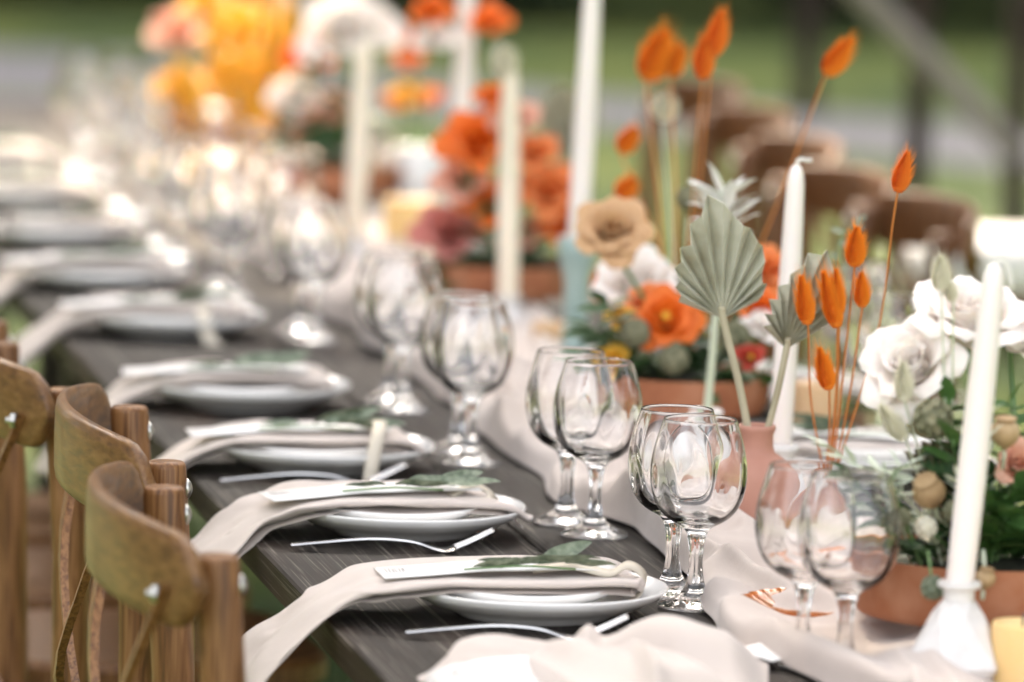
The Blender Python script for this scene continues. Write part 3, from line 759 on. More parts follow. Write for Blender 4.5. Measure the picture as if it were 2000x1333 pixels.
# crumpled foreground napkin over the nearest plate
c0 = at(1120, 1400)
p = thing('dinner_plate', 'white coupe dinner plate cut off by the bottom edge, half under a napkin', 'plate', c0, 0, 'dinner plates at the place settings'); ob('dish', PL, None, p)
q = thing('side_plate', 'small white plate under the crumpled napkin at the bottom edge', 'plate', c0 + Vector((-.01, 0, .0125)), 0, 'small plates stacked on the dinner plates'); ob('dish', PS, None, q)
def crumple():
    n, mm = 180, 120
    sm = lambda a: 0 if a <= 0 else (1 if a >= 1 else a * a * (3 - 2 * a))
    g_ = lambda x, c, w_: math.exp(-((x - c) / w_) ** 2)
    def fn(u, v):
        px = 842 + (1500 - 842) * u + 22 * math.sin(v * 5 + 1) * (1 - u)
        back = 1296 + 8 * math.sin(u * 6) - 22 * sm((u - .35) / .3)
        front = back + 46 + 40 * u + 230 * sm((u - .25) / .55)
        py = back + (front - back) * v
        base = at(px, py)
        dl = (base - c0).length
        dome = .027 * sm((.142 - dl) / .04)
        e = sm(min(v / .14, (1 - v) / .12, u / .10 + .1, (1 - u) / .16 + .04))
        # left lump, a pointed tuck, one big smooth roll with an undercut, diagonal lip below it
        left = .019 * g_(u, .14, .17) * g_(v, .45, .34)
        band = .014 * g_(v, .22, .2) * sm(u / .2)
        tuck = .018 * g_(u, .415 + .05 * v, .045) * g_(v, .22, .28)
        cv = .24 + .10 * abs(u - .68)
        rollh = .036 * g_(u, .70, .20)
        roll = rollh * (g_(v, cv, .20) if v < cv else g_(v, cv, .085))
        lip = .014 * g_(v, .62 - .25 * (u - .5), .11) * sm((u - .3) / .15) * sm((1.02 - u) / .2)
        diag = .014 * g_(u, .50 + .28 * v, .04) * sm((v - .25) / .3)
        h = .010 + dome + (left + band + roll + lip + diag) + tuck + .004 * noise.noise(Vector((u * 5, v * 3, 1))) + .0012 * noise.noise(Vector((u * 16, v * 8, 4)))
        h = max(h * (.15 + .85 * e), .003)
        over = roll * .95 + tuck * .25
        return base + Vector((.012 * noise.noise(Vector((u * 4, v * 3, 9))), -over, h))
    V, F = grid(fn, n, mm)
    n_ = ob('napkin', (V, F), 'napkin', None, solid=.0012, sub=1)
    n_['label'] = 'crumpled beige napkin heaped over the nearest plate at the bottom edge'; n_['category'] = 'napkin'; n_['group'] = 'folded beige napkins'
crumple()
o = ob('menu_card', loc(box(-.022, .022, -.022, .022, 0, .0012, .0003), (0, 0, 0)), 'card'); o.matrix_world = MW(at(1500, 1275, TZ + .010), R(50), 1, (R(6), R(4)))
o['label'] = 'white card corner poking out beside the crumpled napkin'; o['category'] = 'card'; o['group'] = 'white menu cards on the napkins'

# ================================================================== CANDLES
def taper(px, py, topx, topy, label, r=.0125, m='wax_white', z0=0, wick='bent', group='tall taper candles'):
    """px,py: foot of candle in the photo, standing z0 above table; y from base"""
    b = at(px, py, TZ + z0); tp = aty(topx, topy, b.y); H = (tp - b).length
    t = thing('taper_candle', label, 'candle', mw=Matrix.Translation(b) @ updir((tp - b).normalized()), group=group)
    k = r / .0125
    prof = [(r * .86, 0), (r * .95, .004), (r * .99, H * .25), (r, H * .4), (r * .95, H * .6), (r * .85, H * .8), (r * .76, H * .93), (r * .66, H * .965), (r * .5, H * .985), (r * .3, H * .997), (r * .1, H)]
    ob('wax', lathe(prof, 28), m, t)
    if wick:
        if wick == 'bent': pts = [(0, 0, H - .002), (.001, 0, H + .004), (.005, 0, H + .006), (.011, 0, H + .005), (.016, .0, H + .006)]
        elif wick == 'down': pts = [(0, 0, H - .003), (.003, 0, H + .003), (.009, 0, H + .002), (.013, 0, H - .007), (.017, 0, H - .020)]
        else: pts = [(0, 0, H - .003), (0, 0, H + .006), (.002, 0, H + .012)]
        ob('wick', tube(curve(pts, 10), [.0021] * 11, 8), 'wick', t)
    return b
def vessel(name, label, cat, px, py, prof, m, n=40, z=TZ, smooth=True, ang=None, mod=None, group=None, rim=None, b=None):
    b = at(px, py, z) if b is None else b
    o = ob(name, lathe(prof, n, mod), m, None, smooth, ang); o.location = b + Vector((0, 0, .0008)); o['label'] = label; o['category'] = cat
    if group: o['group'] = group
    return b
# front faceted white holder
def facet_holder(b, H, label, wide=.047, nf=6):
    V = []; F = []
    rings = [(wide * .62, 0, .5), (wide, .24 * H, 0), (wide * .50, .70 * H, .5), (.0155, .82 * H, 0)]
    for (r, z, off) in rings:
        for j in range(nf):
            a = 2 * PI * (j + off) / nf; V.append((r * math.cos(a), r * math.sin(a), z))
    for i in range(3):
        for j in range(nf):
            a = i * nf + j; b_ = i * nf + (j + 1) % nf; c_ = a + nf; d_ = b_ + nf
            if rings[i][2] == .5: F += [(a, b_, d_), (a, d_, c_)]
            else: F += [(a, b_, c_), (b_, d_, c_)]
    F.append(tuple(range(nf))[::-1]); F.append(tuple(range(3 * nf, 4 * nf)))
    t = thing('candle_holder', label, 'candle holder', b, R(12), 'white ceramic candle holders')
    ob('faceted_body', (V, F), 'holder', t, smooth=False)
    ob('neck', lathe([(.0135, .80 * H), (.0135, .93 * H), (.0185, .95 * H), (.0195, .975 * H), (.0185, H), (.0135, H), (.0128, H - .004), (.0128, .9 * H), (.0005, .9 * H)], 32), 'holder', t, True, 50)
    return t
bh = at(1866, 1344); hH = .094
facet_holder(bh, hH, 'white faceted candle holder at the lower right under the front taper')
b = aty(1886, 1142, bh.y); b = bh + Vector((0, 0, hH - .006))
def taper_at(b, topx, topy, label, **k):
    tp = aty(topx, topy, b.y)
    H = (tp - b).length; r = k.get('r', .0125)
    t = thing('taper_candle', label, 'candle', mw=Matrix.Translation(b) @ updir((tp - b).normalized()), group='tall taper candles')
    prof = [(r * .86, 0), (r * .95, .004), (r * .99, H * .25), (r, H * .4), (r * .95, H * .6), (r * .85, H * .8), (r * .76, H * .93), (r * .66, H * .965), (r * .5, H * .985), (r * .3, H * .997), (r * .1, H)]
    ob('wax', lathe(prof, 28), k.get('m', 'wax_white'), t)
    wk = k.get('wick', 'up')
    if wk == 'bent': pts = [(0, 0, H - .002), (.001, 0, H + .004), (.005, 0, H + .006), (.011, 0, H + .005), (.016, .0, H + .006)]
    elif wk == 'down': pts = [(0, 0, H - .003), (.003, 0, H + .003), (.009, 0, H + .002), (.013, 0, H - .007), (.017, 0, H - .020)]
    else: pts = [(0, 0, H - .003), (0, 0, H + .006), (.002, 0, H + .012)]
    g = tube(curve(pts, 10), [.0021] * 11, 8)
    qr = (tp - b).normalized().to_track_quat('Z', 'Y').to_matrix(); vx = qr.inverted() @ Vector((1, 0, 0)); an = math.atan2(vx.y, vx.x)
    ob('wick', xf(g, Matrix.Rotation(an, 4, 'Z')), 'wick', t)
taper_at(b, 1944, 515, 'white taper in the faceted holder, nearest the camera, wick hanging down', r=.0128, wick='down')
def holder_small(px, py, H, label, m='holder'):
    return vessel('candle_holder', label, 'candle holder', px, py,
        [(.030, 0), (.031, .003), (.030, H * .25), (.024, H * .55), (.0155, H * .72), (.0145, H * .84), (.019, H * .88), (.020, H * .94), (.019, H), (.0135, H), (.0125, H * .9), (.0005, H * .88)], m, 36, group='white ceramic candle holders')
b = holder_small(1520, 985, .064, 'white ceramic holder half hidden behind the pink bottle vase'); taper_at(b + Vector((0, 0, .058)), 1556, 322, 'slender white taper behind the pink vase with its wick bent right', wick='bent', r=.0125)
# mint goblet candlestick
Hm = .165
b = vessel('candlestick', 'mint green goblet shaped candlestick left of the tan rose', 'candlestick', 1122, 716,
    [(.030, 0), (.031, .004), (.024, .012), (.0165, .03), (.0155, .06), (.0165, .085), (.0165, .11), (.021, .128), (.0255, .145), (.0265, Hm), (.024, Hm), (.014, Hm - .004), (.013, Hm - .02), (.0005, Hm - .02)], 'mint', 36)
taper_at(b + Vector((0, 0, Hm - .012)), 1160, -60, 'tallest white taper, standing in the mint candlestick', r=.0145)
b = holder_small(990, 645, .045, 'white holder behind the blurred glass under a taper'); taper_at(b + Vector((0, 0, .04)), 997, 128, 'blurred ivory taper in front of the orange dahlias', r=.0150, m='wax')
b = holder_small(893, 510, .05, 'white holder hidden behind the orange dahlias'); taper_at(b + Vector((0, 0, .044)), 915, -60, 'white taper behind the orange dahlias, cut off by the top', r=.0165)
b = holder_small(690, 520, .045, 'white holder at the foot of the yellowish taper'); taper_at(b + Vector((0, 0, .04)), 712, 80, 'yellowish ivory taper standing left of the amber pillar candle', r=.0165, m='wax')
b = holder_small(535, 330, .05, 'white holder in the far golden arrangement'); taper_at(b + Vector((0, 0, .044)), 560, -40, 'blurred ivory taper beside the golden far flowers', r=.018, m='wax')
def pillar(px, py, r, H, label, m):
    t = thing('pillar_candle', label, 'candle', at(px, py), 0, 'pillar candles')
    ob('wax', lathe([(r * .96, 0), (r, .002), (r * 1.0, H * .6), (r, H - .004), (r * .95, H), (r * .85, H - .001), (r * .6, H - .006), (r * .1, H - .008)], 40), m, t)
    ob('wick', tube([(0, 0, H - .009), (.0005, 0, H + .003), (.002, 0, H + .008)], .0012, 6), 'ink', t)
pillar(1592, 888, .027, .083, 'tan pillar candle behind the orange bunny tails', 'wax_tan')
pillar(1992, 1352, .027, .062, 'honey pillar candle cut off at the lower right corner', 'wax_gold')
pillar(800, 498, .042, .085, 'amber pillar candle with a pale top, left of the pink flower', 'wax_gold')
pillar(1075, 690, .025, .04, 'small pale pillar candle left of the mint candlestick', 'wax_tan')
pillar(400, 318, .05, .10, 'large pale pillar candle in the far golden arrangement', 'wax')
pillar(350, 385, .04, .06, 'orange pillar candle low before the far arrangement', 'wax_gold')
pillar(585, 420, .035, .06, 'honey pillar candle before the far white flowers', 'wax_gold')

# ================================================================== VASES
VS = vessel('bottle_vase', 'matt salmon pink bottle vase holding two dried palm fans', 'vase', 1470, 1063,
    [(.036, 0), (.0395, .003), (.0415, .015), (.0425, .05), (.042, .068), (.038, .078), (.028, .088), (.0195, .094), (.0175, .10), (.0172, .112), (.0188, .1155), (.0198, .119), (.0190, .1215), (.0165, .1215), (.015, .118), (.0148, .095), (.02, .085), (.001, .08)], 'salmon', 56)
vessel('bottle_vase', 'salmon pink vase cut off at the right edge behind the honey candle', 'vase', 2046, 1300,
    [(.036, 0), (.0415, .003), (.0435, .02), (.044, .055), (.040, .072), (.028, .082), (.018, .09), (.017, .11), (.019, .115), (.001, .112)], 'salmon', 48)
VT = vessel('bud_vase', 'small terracotta bud vase holding the orange bunny tails', 'vase', 1616, 1040,
    [(.026, 0), (.031, .004), (.034, .02), (.031, .036), (.02, .046), (.0125, .052), (.0122, .060), (.0145, .063), (.0148, .0665), (.0125, .068), (.0105, .064), (.0005, .05)], 'terra', 40)
VW = vessel('bud_vase', 'white bud vase with a bleached stem behind the sharp glasses', 'vase', 1376, 940,
    [(.024, 0), (.028, .004), (.030, .025), (.026, .045), (.015, .056), (.0135, .068), (.0175, .073), (.0185, .077), (.016, .079), (.012, .076), (.0005, .06)], 'holder', 40)
VG = vessel('bud_vase', 'white jar with amber flowers, far back right of the yellowish taper', 'vase', 812, 420,
    [(.040, 0), (.048, .004), (.052, .03), (.052, .085), (.046, .10), (.040, .106), (.043, .112), (.038, .112), (.0005, .09)], 'ceramic', 40)
def bowl(px, py, R_, H, label, foot=.6, fh=.035):
    b = at(px, py); t = thing('footed_bowl', label, 'bowl', b + Vector((0, 0, .0008)), 0, 'terracotta flower bowls')
    ob('pot', lathe([(R_ * foot, 0), (R_ * foot * 1.02, .003), (R_ * foot * .86, fh * .6), (R_ * foot * .8, fh), (R_ * .92, fh + .003), (R_ * .965, fh + .010), (R_ * .985, fh + H * .5), (R_, fh + H - .003), (R_ * 1.0, fh + H), (R_ * .965, fh + H), (R_ * .955, fh + H - .004), (R_ * .93, fh + H * .5), (R_ * .3, fh + H * .42), (.001, fh + H * .42)], 64), 'terra', t, True, 50)
    ob('moss', xf(ico(1, 3), Matrix.Translation((0, 0, fh + H * .55)) @ Matrix.Diagonal((R_ * .9, R_ * .9, .028, 1))), 'soil', t)
    return b, fh + H
BA, HA = bowl(1905, 1278, .118, .058, 'footed terracotta bowl of flowers behind the faceted holder')
BB, HB = bowl(1325, 862, .105, .045, 'terracotta bowl of orange flowers behind the palm fan')
BC, HC = bowl(985, 625, .105, .045, 'dark terracotta bowl under the orange dahlias')
BD, HD = bowl(640, 420, .12, .05, 'terracotta bowl under the far white flowers')
BE, HE = bowl(460, 335, .12, .05, 'terracotta bowl under the glowing golden flowers')
# amber pressed-glass dish
def dmod(a, z, r): return 1 + (.035 * math.cos(24 * a) if r > .03 else 0)
o = ob('glass_dish', lathe([(.03, 0), (.05, .002), (.066, .009), (.073, .014), (.0755, .015), (.076, .017), (.072, .0175), (.064, .0125), (.05, .006), (.035, .0045), (.015, .006), (.001, .0045)], 96, dmod), 'amber', None)
o.location = at(1606, 1208, TZ + .010); o['label'] = 'amber pressed glass dish half buried in the crumpled runner'; o['category'] = 'dish'
o = vessel('glass_jar', 'clear glass jar behind the white roses at the right', 'jar', 1880, 880, [(.030, 0), (.034, .003), (.036, .01), (.036, .055), (.033, .062), (.035, .066), (.0345, .069), (.032, .069), (.031, .062), (.034, .054), (.034, .012), (.001, .008)], 'glass', 48)

# ================================================================== DRIED PALM FANS
def fan(name, label, base, hub, rad, a0, a1, npl, Lr, m, stem_m, facing, depth=.006, seed=0, stem_r=.0042):
    """pleated fan. hub world point; facing = unit normal; radial directions from angle a0..a1 measured in fan plane; Lr(f) length"""
    t = thing(name, label, 'dried leaf', hub)
    nrm = Vector(facing).normalized(); upv = (Vector((0, 0, 1)) - nrm * nrm.z).normalized(); rt = upv.cross(nrm).normalized()
    rg = random.Random(seed); V = []; F = []; nr = 8; n = npl * 2
    cols = []
    for i in range(n + 1):
        f = i / n; a = R(a0 + (a1 - a0) * f) ; d = upv * math.cos(a) + rt * math.sin(a)
        L = Lr(f) * (1 - (.075 if i % 2 else 0) - (.05 if rg.random() < .2 else 0)) + rg.uniform(-.003, .002)
        z = (1 if i % 2 else -1) * depth
        row = []
        for k in range(nr + 1):
            u = k / nr; row.append(len(V))
            V.append(tuple(d * (L * u + .002) + nrm * (z * (min(u * 2.2, 1)) * (1 + .5 * u) + .02 * math.sin(f * PI) * u * u)))
        cols.append(row)
    for i in range(n):
        for k in range(nr): F.append((cols[i][k], cols[i + 1][k], cols[i + 1][k + 1], cols[i][k + 1]))
    ob('blade', (V, F), m, t, smooth=False, solid=.0009)
    pts = curve([Vector(base) - hub, (Vector(base) - hub) * .5 + rt * .002, Vector((0, 0, .0)), upv * .012 + nrm * .002], 14)
    ob('stem', tube(pts, [stem_r] * 12 + [stem_r * 1.1, stem_r * 1.1, stem_r * .5], 10), stem_m, t)
    return t
yv = VS.y
px2 = mpp(yv)
def fr_main(f): return lerp_tab([(-70, 88), (-47, 136), (-30, 166), (-20, 194), (-8, 252), (-2, 236), (1, 205), (5, 208), (14, 180), (29, 152), (42, 112), (49, 116), (64, 78)], -70 + 134 * f) * px2
hub = aty(1412, 622, yv - .01)
fan('palm_fan', 'large pleated sage palm fan in the pink bottle vase', VS + Vector((-.003, 0, .09)), hub, 1, -70, 64, 11, fr_main, 'palm', 'palmstem', Vector((.12, -1, .1)), .0062, 3)
def fr_small(f): return lerp_tab([(-45, 50), (-38, 60), (-21, 99), (-5, 132), (8, 172), (16, 196), (25, 172), (49, 110), (62, 80)], -45 + 107 * f) * px2 * 1.12
hub2 = aty(1536, 682, yv + .0)
fan('palm_fan', 'smaller pleated palm fan turned sideways in the pink vase', VS + Vector((.004, 0, .09)), hub2, 1, -45, 62, 10, fr_small, 'palm', 'palmstem', Vector((.35, -1, .0)), .0055, 5, .0036)
hub3 = aty(1838, 1015, BA.y - .06)
fan('palm_fan', 'olive brown pleated palm fan low in the front flower bowl', aty(1845, 1100, BA.y - .04), hub3, 1, -28, 42, 11, lambda f: (165 - 40 * abs(f - .5)) * mpp(5.1), 'palm_brown', 'palmstem', Vector((.1, -1, .15)), .007, 6, .003)
hub4 = aty(1100, 330, 8.7)
fan('palm_fan', 'blurred sage palm fan behind the tallest white taper', aty(1080, 480, 8.7), hub4, 1, -30, 32, 10, lambda f: (170 - 60 * abs(f - .5)) * mpp(8.7), 'palm', 'palmstem', Vector((.1, -1, .1)), .007, 7, .004)

# ================================================================== BUNNY TAILS
def tail_mesh(m, seed, hair=700, sp=.22):
    rg = random.Random(seed)
    core = lathe([(.01, 0), (.25, .03), (.40, .11), (.45, .23), (.42, .40), (.33, .58), (.21, .76), (.10, .90), (.01, 1)], 20, lambda a, z, r: 1 + .06 * noise.noise(Vector((math.cos(a) * 3, math.sin(a) * 3, z * 9 + seed))))
    V = []; F = []
    for i in range(hair * 9):
        z = rg.uniform(.02, .97); a = rg.uniform(0, 2 * PI); r = lerp_tab([(0, .2), (.11, .40), (.23, .45), (.40, .42), (.58, .33), (.76, .21), (.9, .1), (1, .02)], z)
        p = Vector((r * math.cos(a), r * math.sin(a), z)); long_ = rg.random() < (.07 if z < .7 else .02)
        L = rg.uniform(.3, .55) if long_ else rg.uniform(.06, .16); ou = rg.uniform(.5, 1.2) if long_ else 1.2
        d = Vector((math.cos(a) * ou + rg.uniform(-.2, .2), math.sin(a) * ou + rg.uniform(-.2, .2), 1)).normalized()
        s = d.cross(Vector((-math.sin(a), math.cos(a), .2))).normalized(); s = Vector((-math.sin(a), math.cos(a), 0)); wd = .0075 if long_ else .011
        k = len(V); V += [tuple(p - s * wd - Vector((math.cos(a), math.sin(a), 0)) * .03), tuple(p + s * wd), tuple(p + d * L)]; F.append((k, k + 1, k + 2))
    return mesh('seed_head', core, m), mesh('fine_hairs', (V, F), m + '_hair', False)
TM = {k: tail_mesh(k, i) for i, k in enumerate(('bunny', 'bunny_red', 'bunny_cream', 'gold'))}
def bunny(label, foot, y, hx, hy, hx2, hy2, kind='bunny', stem='ostem', wpx=36, sag=8):
    """head from (hx,hy) bottom to (hx2,hy2) top in photo px at distance y; foot: world point of stem start"""
    a = aty(hx, hy, y); b = aty(hx2, hy2, y); L = (b - a).length; W = wpx * mpp(y) * (.98 if y < 6 else 1.05); b = a + (b - a) * 1.04; L *= 1.04
    t = thing('bunny_tail_grass', label, 'dried grass', a, 0, 'dyed bunny tail grasses' if kind != 'bunny_cream' else 'cream bunny tail grasses')
    q = updir((b - a).normalized(), random.uniform(0, 6)) @ Matrix.Diagonal((W, W, L, 1))
    hd = ob('seed_head', TM[kind][0], None, t, mw=q); ob('fine_hairs', TM[kind][1], None, hd, kind='stuff')
    f = Vector(foot) - a; mid = f * .5 + Vector((sag * mpp(y), 0, 0))
    pts = curve([f, mid, f * .12 + Vector((sag * .2 * mpp(y), 0, 0)), Vector((0, 0, 0)), (b - a) * .1], 18)
    ob('stem', tube(pts, .0011, 6), stem, t)
yt = VT.y; ft = VT + Vector((0, 0, .062))
fo = lambda dx: ft + Vector((dx * mpp(yt), 0, 0))
bt = [('orange bunny tail at the far left of the close cluster, before the small palm fan', -12, 1578, 636, 1566, 545, 'bunny', 34, -10),
      ('long orange bunny tail leaning left in the middle of the cluster', -4, 1636, 642, 1610, 537, 'bunny', 36, 6),
      ('orange bunny tail half hidden behind the long leaning one', 2, 1640, 620, 1634, 532, 'bunny', 26, 4),
      ('upright orange bunny tail standing above the rest of the cluster', 6, 1669, 523, 1674, 448, 'bunny', 38, 0),
      ('small orange bunny tail at the right of the close cluster', 10, 1684, 602, 1683, 537, 'bunny', 30, 4),
      ('lowest orange bunny tail, drooping left on a short stem', -8, 1620, 763, 1602, 685, 'bunny', 34, 4),
      ('tall lone red-orange bunny tail with long whiskers, leaning right', 12, 1753, 377, 1772, 302, 'bunny_red', 34, 22)]
for (lb, dx, a, b_, c_, d_, kd, wp, sg) in bt: bunny(lb, fo(dx), yt - .13, a, b_, c_, d_, kd, 'ostem', wp, sg)
# behind: cluster in the second arrangement
yb = BB.y; fb = BB + Vector((0, 0, HB))
bt2 = [('biggest blurred orange bunny tail, upper left of the far cluster', 1262, 160, 1300, 66, 'bunny', 54, 6.9), ('smaller blurred orange bunny tail touching the biggest one', 1310, 150, 1330, 92, 'bunny', 34, 6.9),
       ('orange bunny tail at the top centre, higher of an overlapping two', 1392, 112, 1410, 28, 'bunny_red', 35, 6.4), ('orange bunny tail at the top centre, lower of an overlapping two', 1372, 156, 1378, 75, 'bunny_red', 35, 6.4),
       ('lone orange bunny tail leaning far right near the top', 1612, 148, 1662, 82, 'bunny', 38, 6.4), ('small orange bunny tail behind the tallest taper', 1212, 300, 1240, 252, 'bunny', 34, 6.9),
       ('orange bunny tail just above the tan rose', 1210, 392, 1236, 350, 'bunny', 36, 6.8), ('orange bunny tail hanging below the tan rose', 1162, 585, 1190, 508, 'bunny', 32, 6.7)]
for (lb, a, b_, c_, d_, kd, wp, yy) in bt2: bunny(lb, fb + Vector((random.uniform(-.03, .03), random.uniform(-.03, .03), -.01)), yy, a, b_, c_, d_, kd, 'ostem', wp, 10)
for (lb, a, b_, c_, d_, wp) in [('cream bunny tail on the left above the white roses', 1838, 570, 1838, 503, 36), ('cream bunny tail drooping lowest at the left of the bowl', 1770, 862, 1722, 795, 34),
                                ('cream bunny tail standing before the left white rose', 1768, 786, 1764, 712, 34), ('cream bunny tail tucked against the upper white rose', 1862, 590, 1850, 545, 26)]:
    bunny(lb, BA + Vector((-.03, -.04, HA - .01)), BA.y - .07, a, b_, c_, d_, 'bunny_cream', 'palestem', wp, 2)
bunny('blurred cream bunny tail before the top of the ivory taper', BC + Vector((0, -.05, HC)), 7.5, 985, 150, 985, 92, 'bunny_cream', 'palestem', 44, 2)
bunny('blurred pale seed head before the farthest far-side chair', BB + Vector((0, .0, HB)), 6.9, 1292, 238, 1305, 188, 'bunny_cream', 'palestem', 44, 2)

# ================================================================== FLOWERS
def petal_geo(wrap, op, curl, pinch=.2):
    def fn(u, v):
        x = (v - .5) * 2; sh = math.sin(PI * min(.12 + u * .80, 1)) ** .6
        ph = x * wrap * sh; Rr = .62
        y = Rr * math.cos(ph) - Rr + op * u ** 1.5 + curl * max(0, u - .7) ** 2 * 4
        z = u * (1 - .12 * x * x) - curl * max(0, u - .72) ** 2 * 2.2
        return (Rr * math.sin(ph), y, z + .02 * math.sin(x * 7 + u * 4))
    return grid(fn, 7, 8)
PET = {}
def petals(m):
    if m not in PET:
        PET[m] = [mesh('petal', petal_geo(1.25, -.10, .05), m), mesh('petal', petal_geo(1.15, .12, .25), m), mesh('petal', petal_geo(1.05, .38, .6), m)]
    return PET[m]
def rose(label, px, py, rpx, y, m, d=(0, -.5, 1), root=None, n=20, name='rose', cat='flower', group=None, stem='gstem', openness=1.0, centre=None, seed=None):
    c = aty(px, py, y); r = rpx * mpp(y); rg = random.Random(seed if seed is not None else int(px * 7 + py))
    ax = Vector(d).normalized(); q = updir(ax)
    t = thing(name, label, cat, c, 0, group)
    P = petals(m)
    for i in range(n):
        f = (i + .5) / n; k = 0 if f < .3 else (1 if f < .62 else 2)
        az = i * 2.4 + rg.uniform(-.2, .2); tilt = (-8 + 44 * f ** 1.7 * openness) + rg.uniform(-4, 4)
        s = r * (.78 + .42 * f); rad = r * (.03 + .30 * f); up = -r * .50 + (1 - f) * r * .10
        mm_ = q @ Matrix.Rotation(az, 4, 'Z') @ Matrix.Translation((0, rad, up)) @ Matrix.Rotation(R(-tilt), 4, 'X') @ Matrix.Diagonal((s * (.45 + .75 * f), s * (.45 + .55 * f), s, 1))
        ob('petal', P[k], None, t, mw=mm_)
    if centre:
        ob('centre', xf(ico(r * .2, 2), q @ Matrix.Translation((0, 0, r * .25))), centre, t)
    if root is not None:
        f = Vector(root) - c; b0 = -ax * r * .4
        ob('stem', tube(curve([f, f * .5 + Vector((.004, 0, 0)), b0 * 2, b0], 14), .0028, 8), stem, t)
        ob('calyx', xf(lathe([(.003, 0), (.3, .12), (.42, .4), (.3, .42)], 12), q @ Matrix.Translation((0, 0, -r * .62)) @ Matrix.Scale(r * .8, 4)), stem, t)
    return t
ya = BA.y; ra = BA + Vector((0, 0, HA - .02))
rose('open white rose at the left of the front bowl, petals spread low', 1775, 712, 88, ya - .03, 'p_white', (-.5, -.75, .75), ra, 26, openness=1.15)
rose('large blush white rose just left of the front taper', 1905, 622, 102, ya + .0, 'p_white', (.1, -.5, 1), ra, 30, openness=1.05)
rose('white rose at the right edge behind the front taper', 1992, 648, 72, ya + .03, 'p_white', (.3, -.5, 1), ra + Vector((.02, 0, 0)), 18, openness=1.2)
rose('peach carnation at the right edge of the front bowl', 1990, 905, 42, ya - .07, 'p_peach', (.2, -1, .5), ra, 16, name='carnation')
yb = BB.y; rb = BB + Vector((0, 0, HB - .02))
rose('tan garden rose with tight curled petals on a leaning stem', 1196, 452, 62, yb - .05, 'p_tan', (-.05, -.95, .9), rb, 40, openness=1.0)
rose('blurred white blossom behind the tan rose stem', 1240, 545, 70, yb + .1, 'p_white', (-.1, -.6, .8), rb, 16)
rose('orange ranunculus with a yellow centre in the middle bowl', 1300, 622, 52, yb - .07, 'p_orange', (0, -1, .45), rb, 24, name='ranunculus', centre='p_yellow', openness=1.2)
rose('coral blossom behind the orange ranunculus', 1268, 590, 44, yb + .0, 'p_coral', (0, -.6, 1), rb, 16)
rose('orange blossom right of the large palm fan, upper', 1500, 525, 48, yb + .05, 'p_coral', (.1, -.8, .8), rb, 18)
rose('orange blossom right of the large palm fan, lower', 1488, 600, 40, yb + .0, 'p_orange', (.1, -.8, .8), rb, 16)
rose('white blossom between the two palm fans', 1485, 640, 34, yb - .03, 'p_white', (.1, -.8, .8), rb, 14)
rose('red and gold blossom low at the right of the middle bowl', 1466, 700, 26, yb - .07, 'p_red', (.1, -1, .5), rb, 12, centre='p_yellow')
rose('golden yellow blossom low at the left of the middle bowl', 1200, 702, 30, yb - .08, 'p_yellow', (-.1, -1, .6), rb, 14)
rose('small golden blossom under the tan rose', 1212, 622, 24, yb - .03, 'p_yellow', (-.1, -1, .6), rb, 12)
yc = BC.y; rc = BC + Vector((0, 0, HC - .02))
for (lb, x, y_, r_, m_) in [('large orange dahlia left of the ivory taper', 938, 275, 62, 'p_orange'), ('golden orange dahlia right of the ivory taper', 1075, 372, 55, 'p_coral'), ('deep red-orange dahlia behind the ivory taper', 965, 392, 52, 'p_orange'),
                            ('dusty pink flower low at the left of the dahlias', 885, 452, 58, 'p_pink'), ('pink flower just right of the ivory taper foot', 1030, 452, 32, 'p_pink'), ('orange flower between the two tapers', 1045, 300, 38, 'p_coral'), ('small orange flower above the large dahlia', 960, 190, 26, 'p_orange'), ('peach dahlia low left of the ivory taper', 905, 352, 44, 'p_peach'), ('orange dahlia at the far right of the dahlias', 1098, 440, 40, 'p_orange'), ('pale blush flower between the dahlias', 1010, 235, 38, 'p_peach')]:
    rose(lb, x, y_, r_ * 1.06, yc + .02, m_, (0, -.8, .7), rc, 20, name='dahlia')
yd = BD.y; rd = BD + Vector((0, 0, HD - .02))
for (lb, x, y_, r_, m_) in [('big white hydrangea at the top of the far bowl', 672, 52, 82, 'p_white'), ('orange flower left of the white hydrangea', 594, 108, 42, 'p_orange'), ('pale pink flower low in the far bowl', 640, 215, 42, 'p_peach'), ('dusty pink flower right in the far bowl', 620, 250, 34, 'p_pink'),
                            ('small white flower below the hydrangea', 575, 180, 44, 'p_white'), ('white flower near the top beside the orange ones', 848, 72, 36, 'p_white'), ('orange flower at the very top centre', 842, 20, 34, 'p_orange'), ('orange flower at the top right of the white taper', 955, 40, 34, 'p_orange')]:
    rose(lb, x, y_, r_, yd if x < 700 else 8.4, m_, (0, -.8, .7), rd if x < 700 else None, 16)
rg_ = VG + Vector((0, 0, .10))
for (lb, x, y_, r_) in [('amber flower at the neck of the white jar', 800, 190, 34), ('amber flower at the left of the white jar', 778, 200, 26), ('amber flower at the right of the white jar', 835, 192, 28), ('amber flower on a tall stem over the white jar', 800, 120, 26), ('topmost amber flower over the white jar', 796, 75, 24)]:
    rose(lb, x, y_, r_, VG.y, 'p_yellow' if r_ == 34 else 'p_orange', (0, -.7, .8), rg_, 12)
ye = BE.y; re_ = BE + Vector((0, 0, HE - .02))
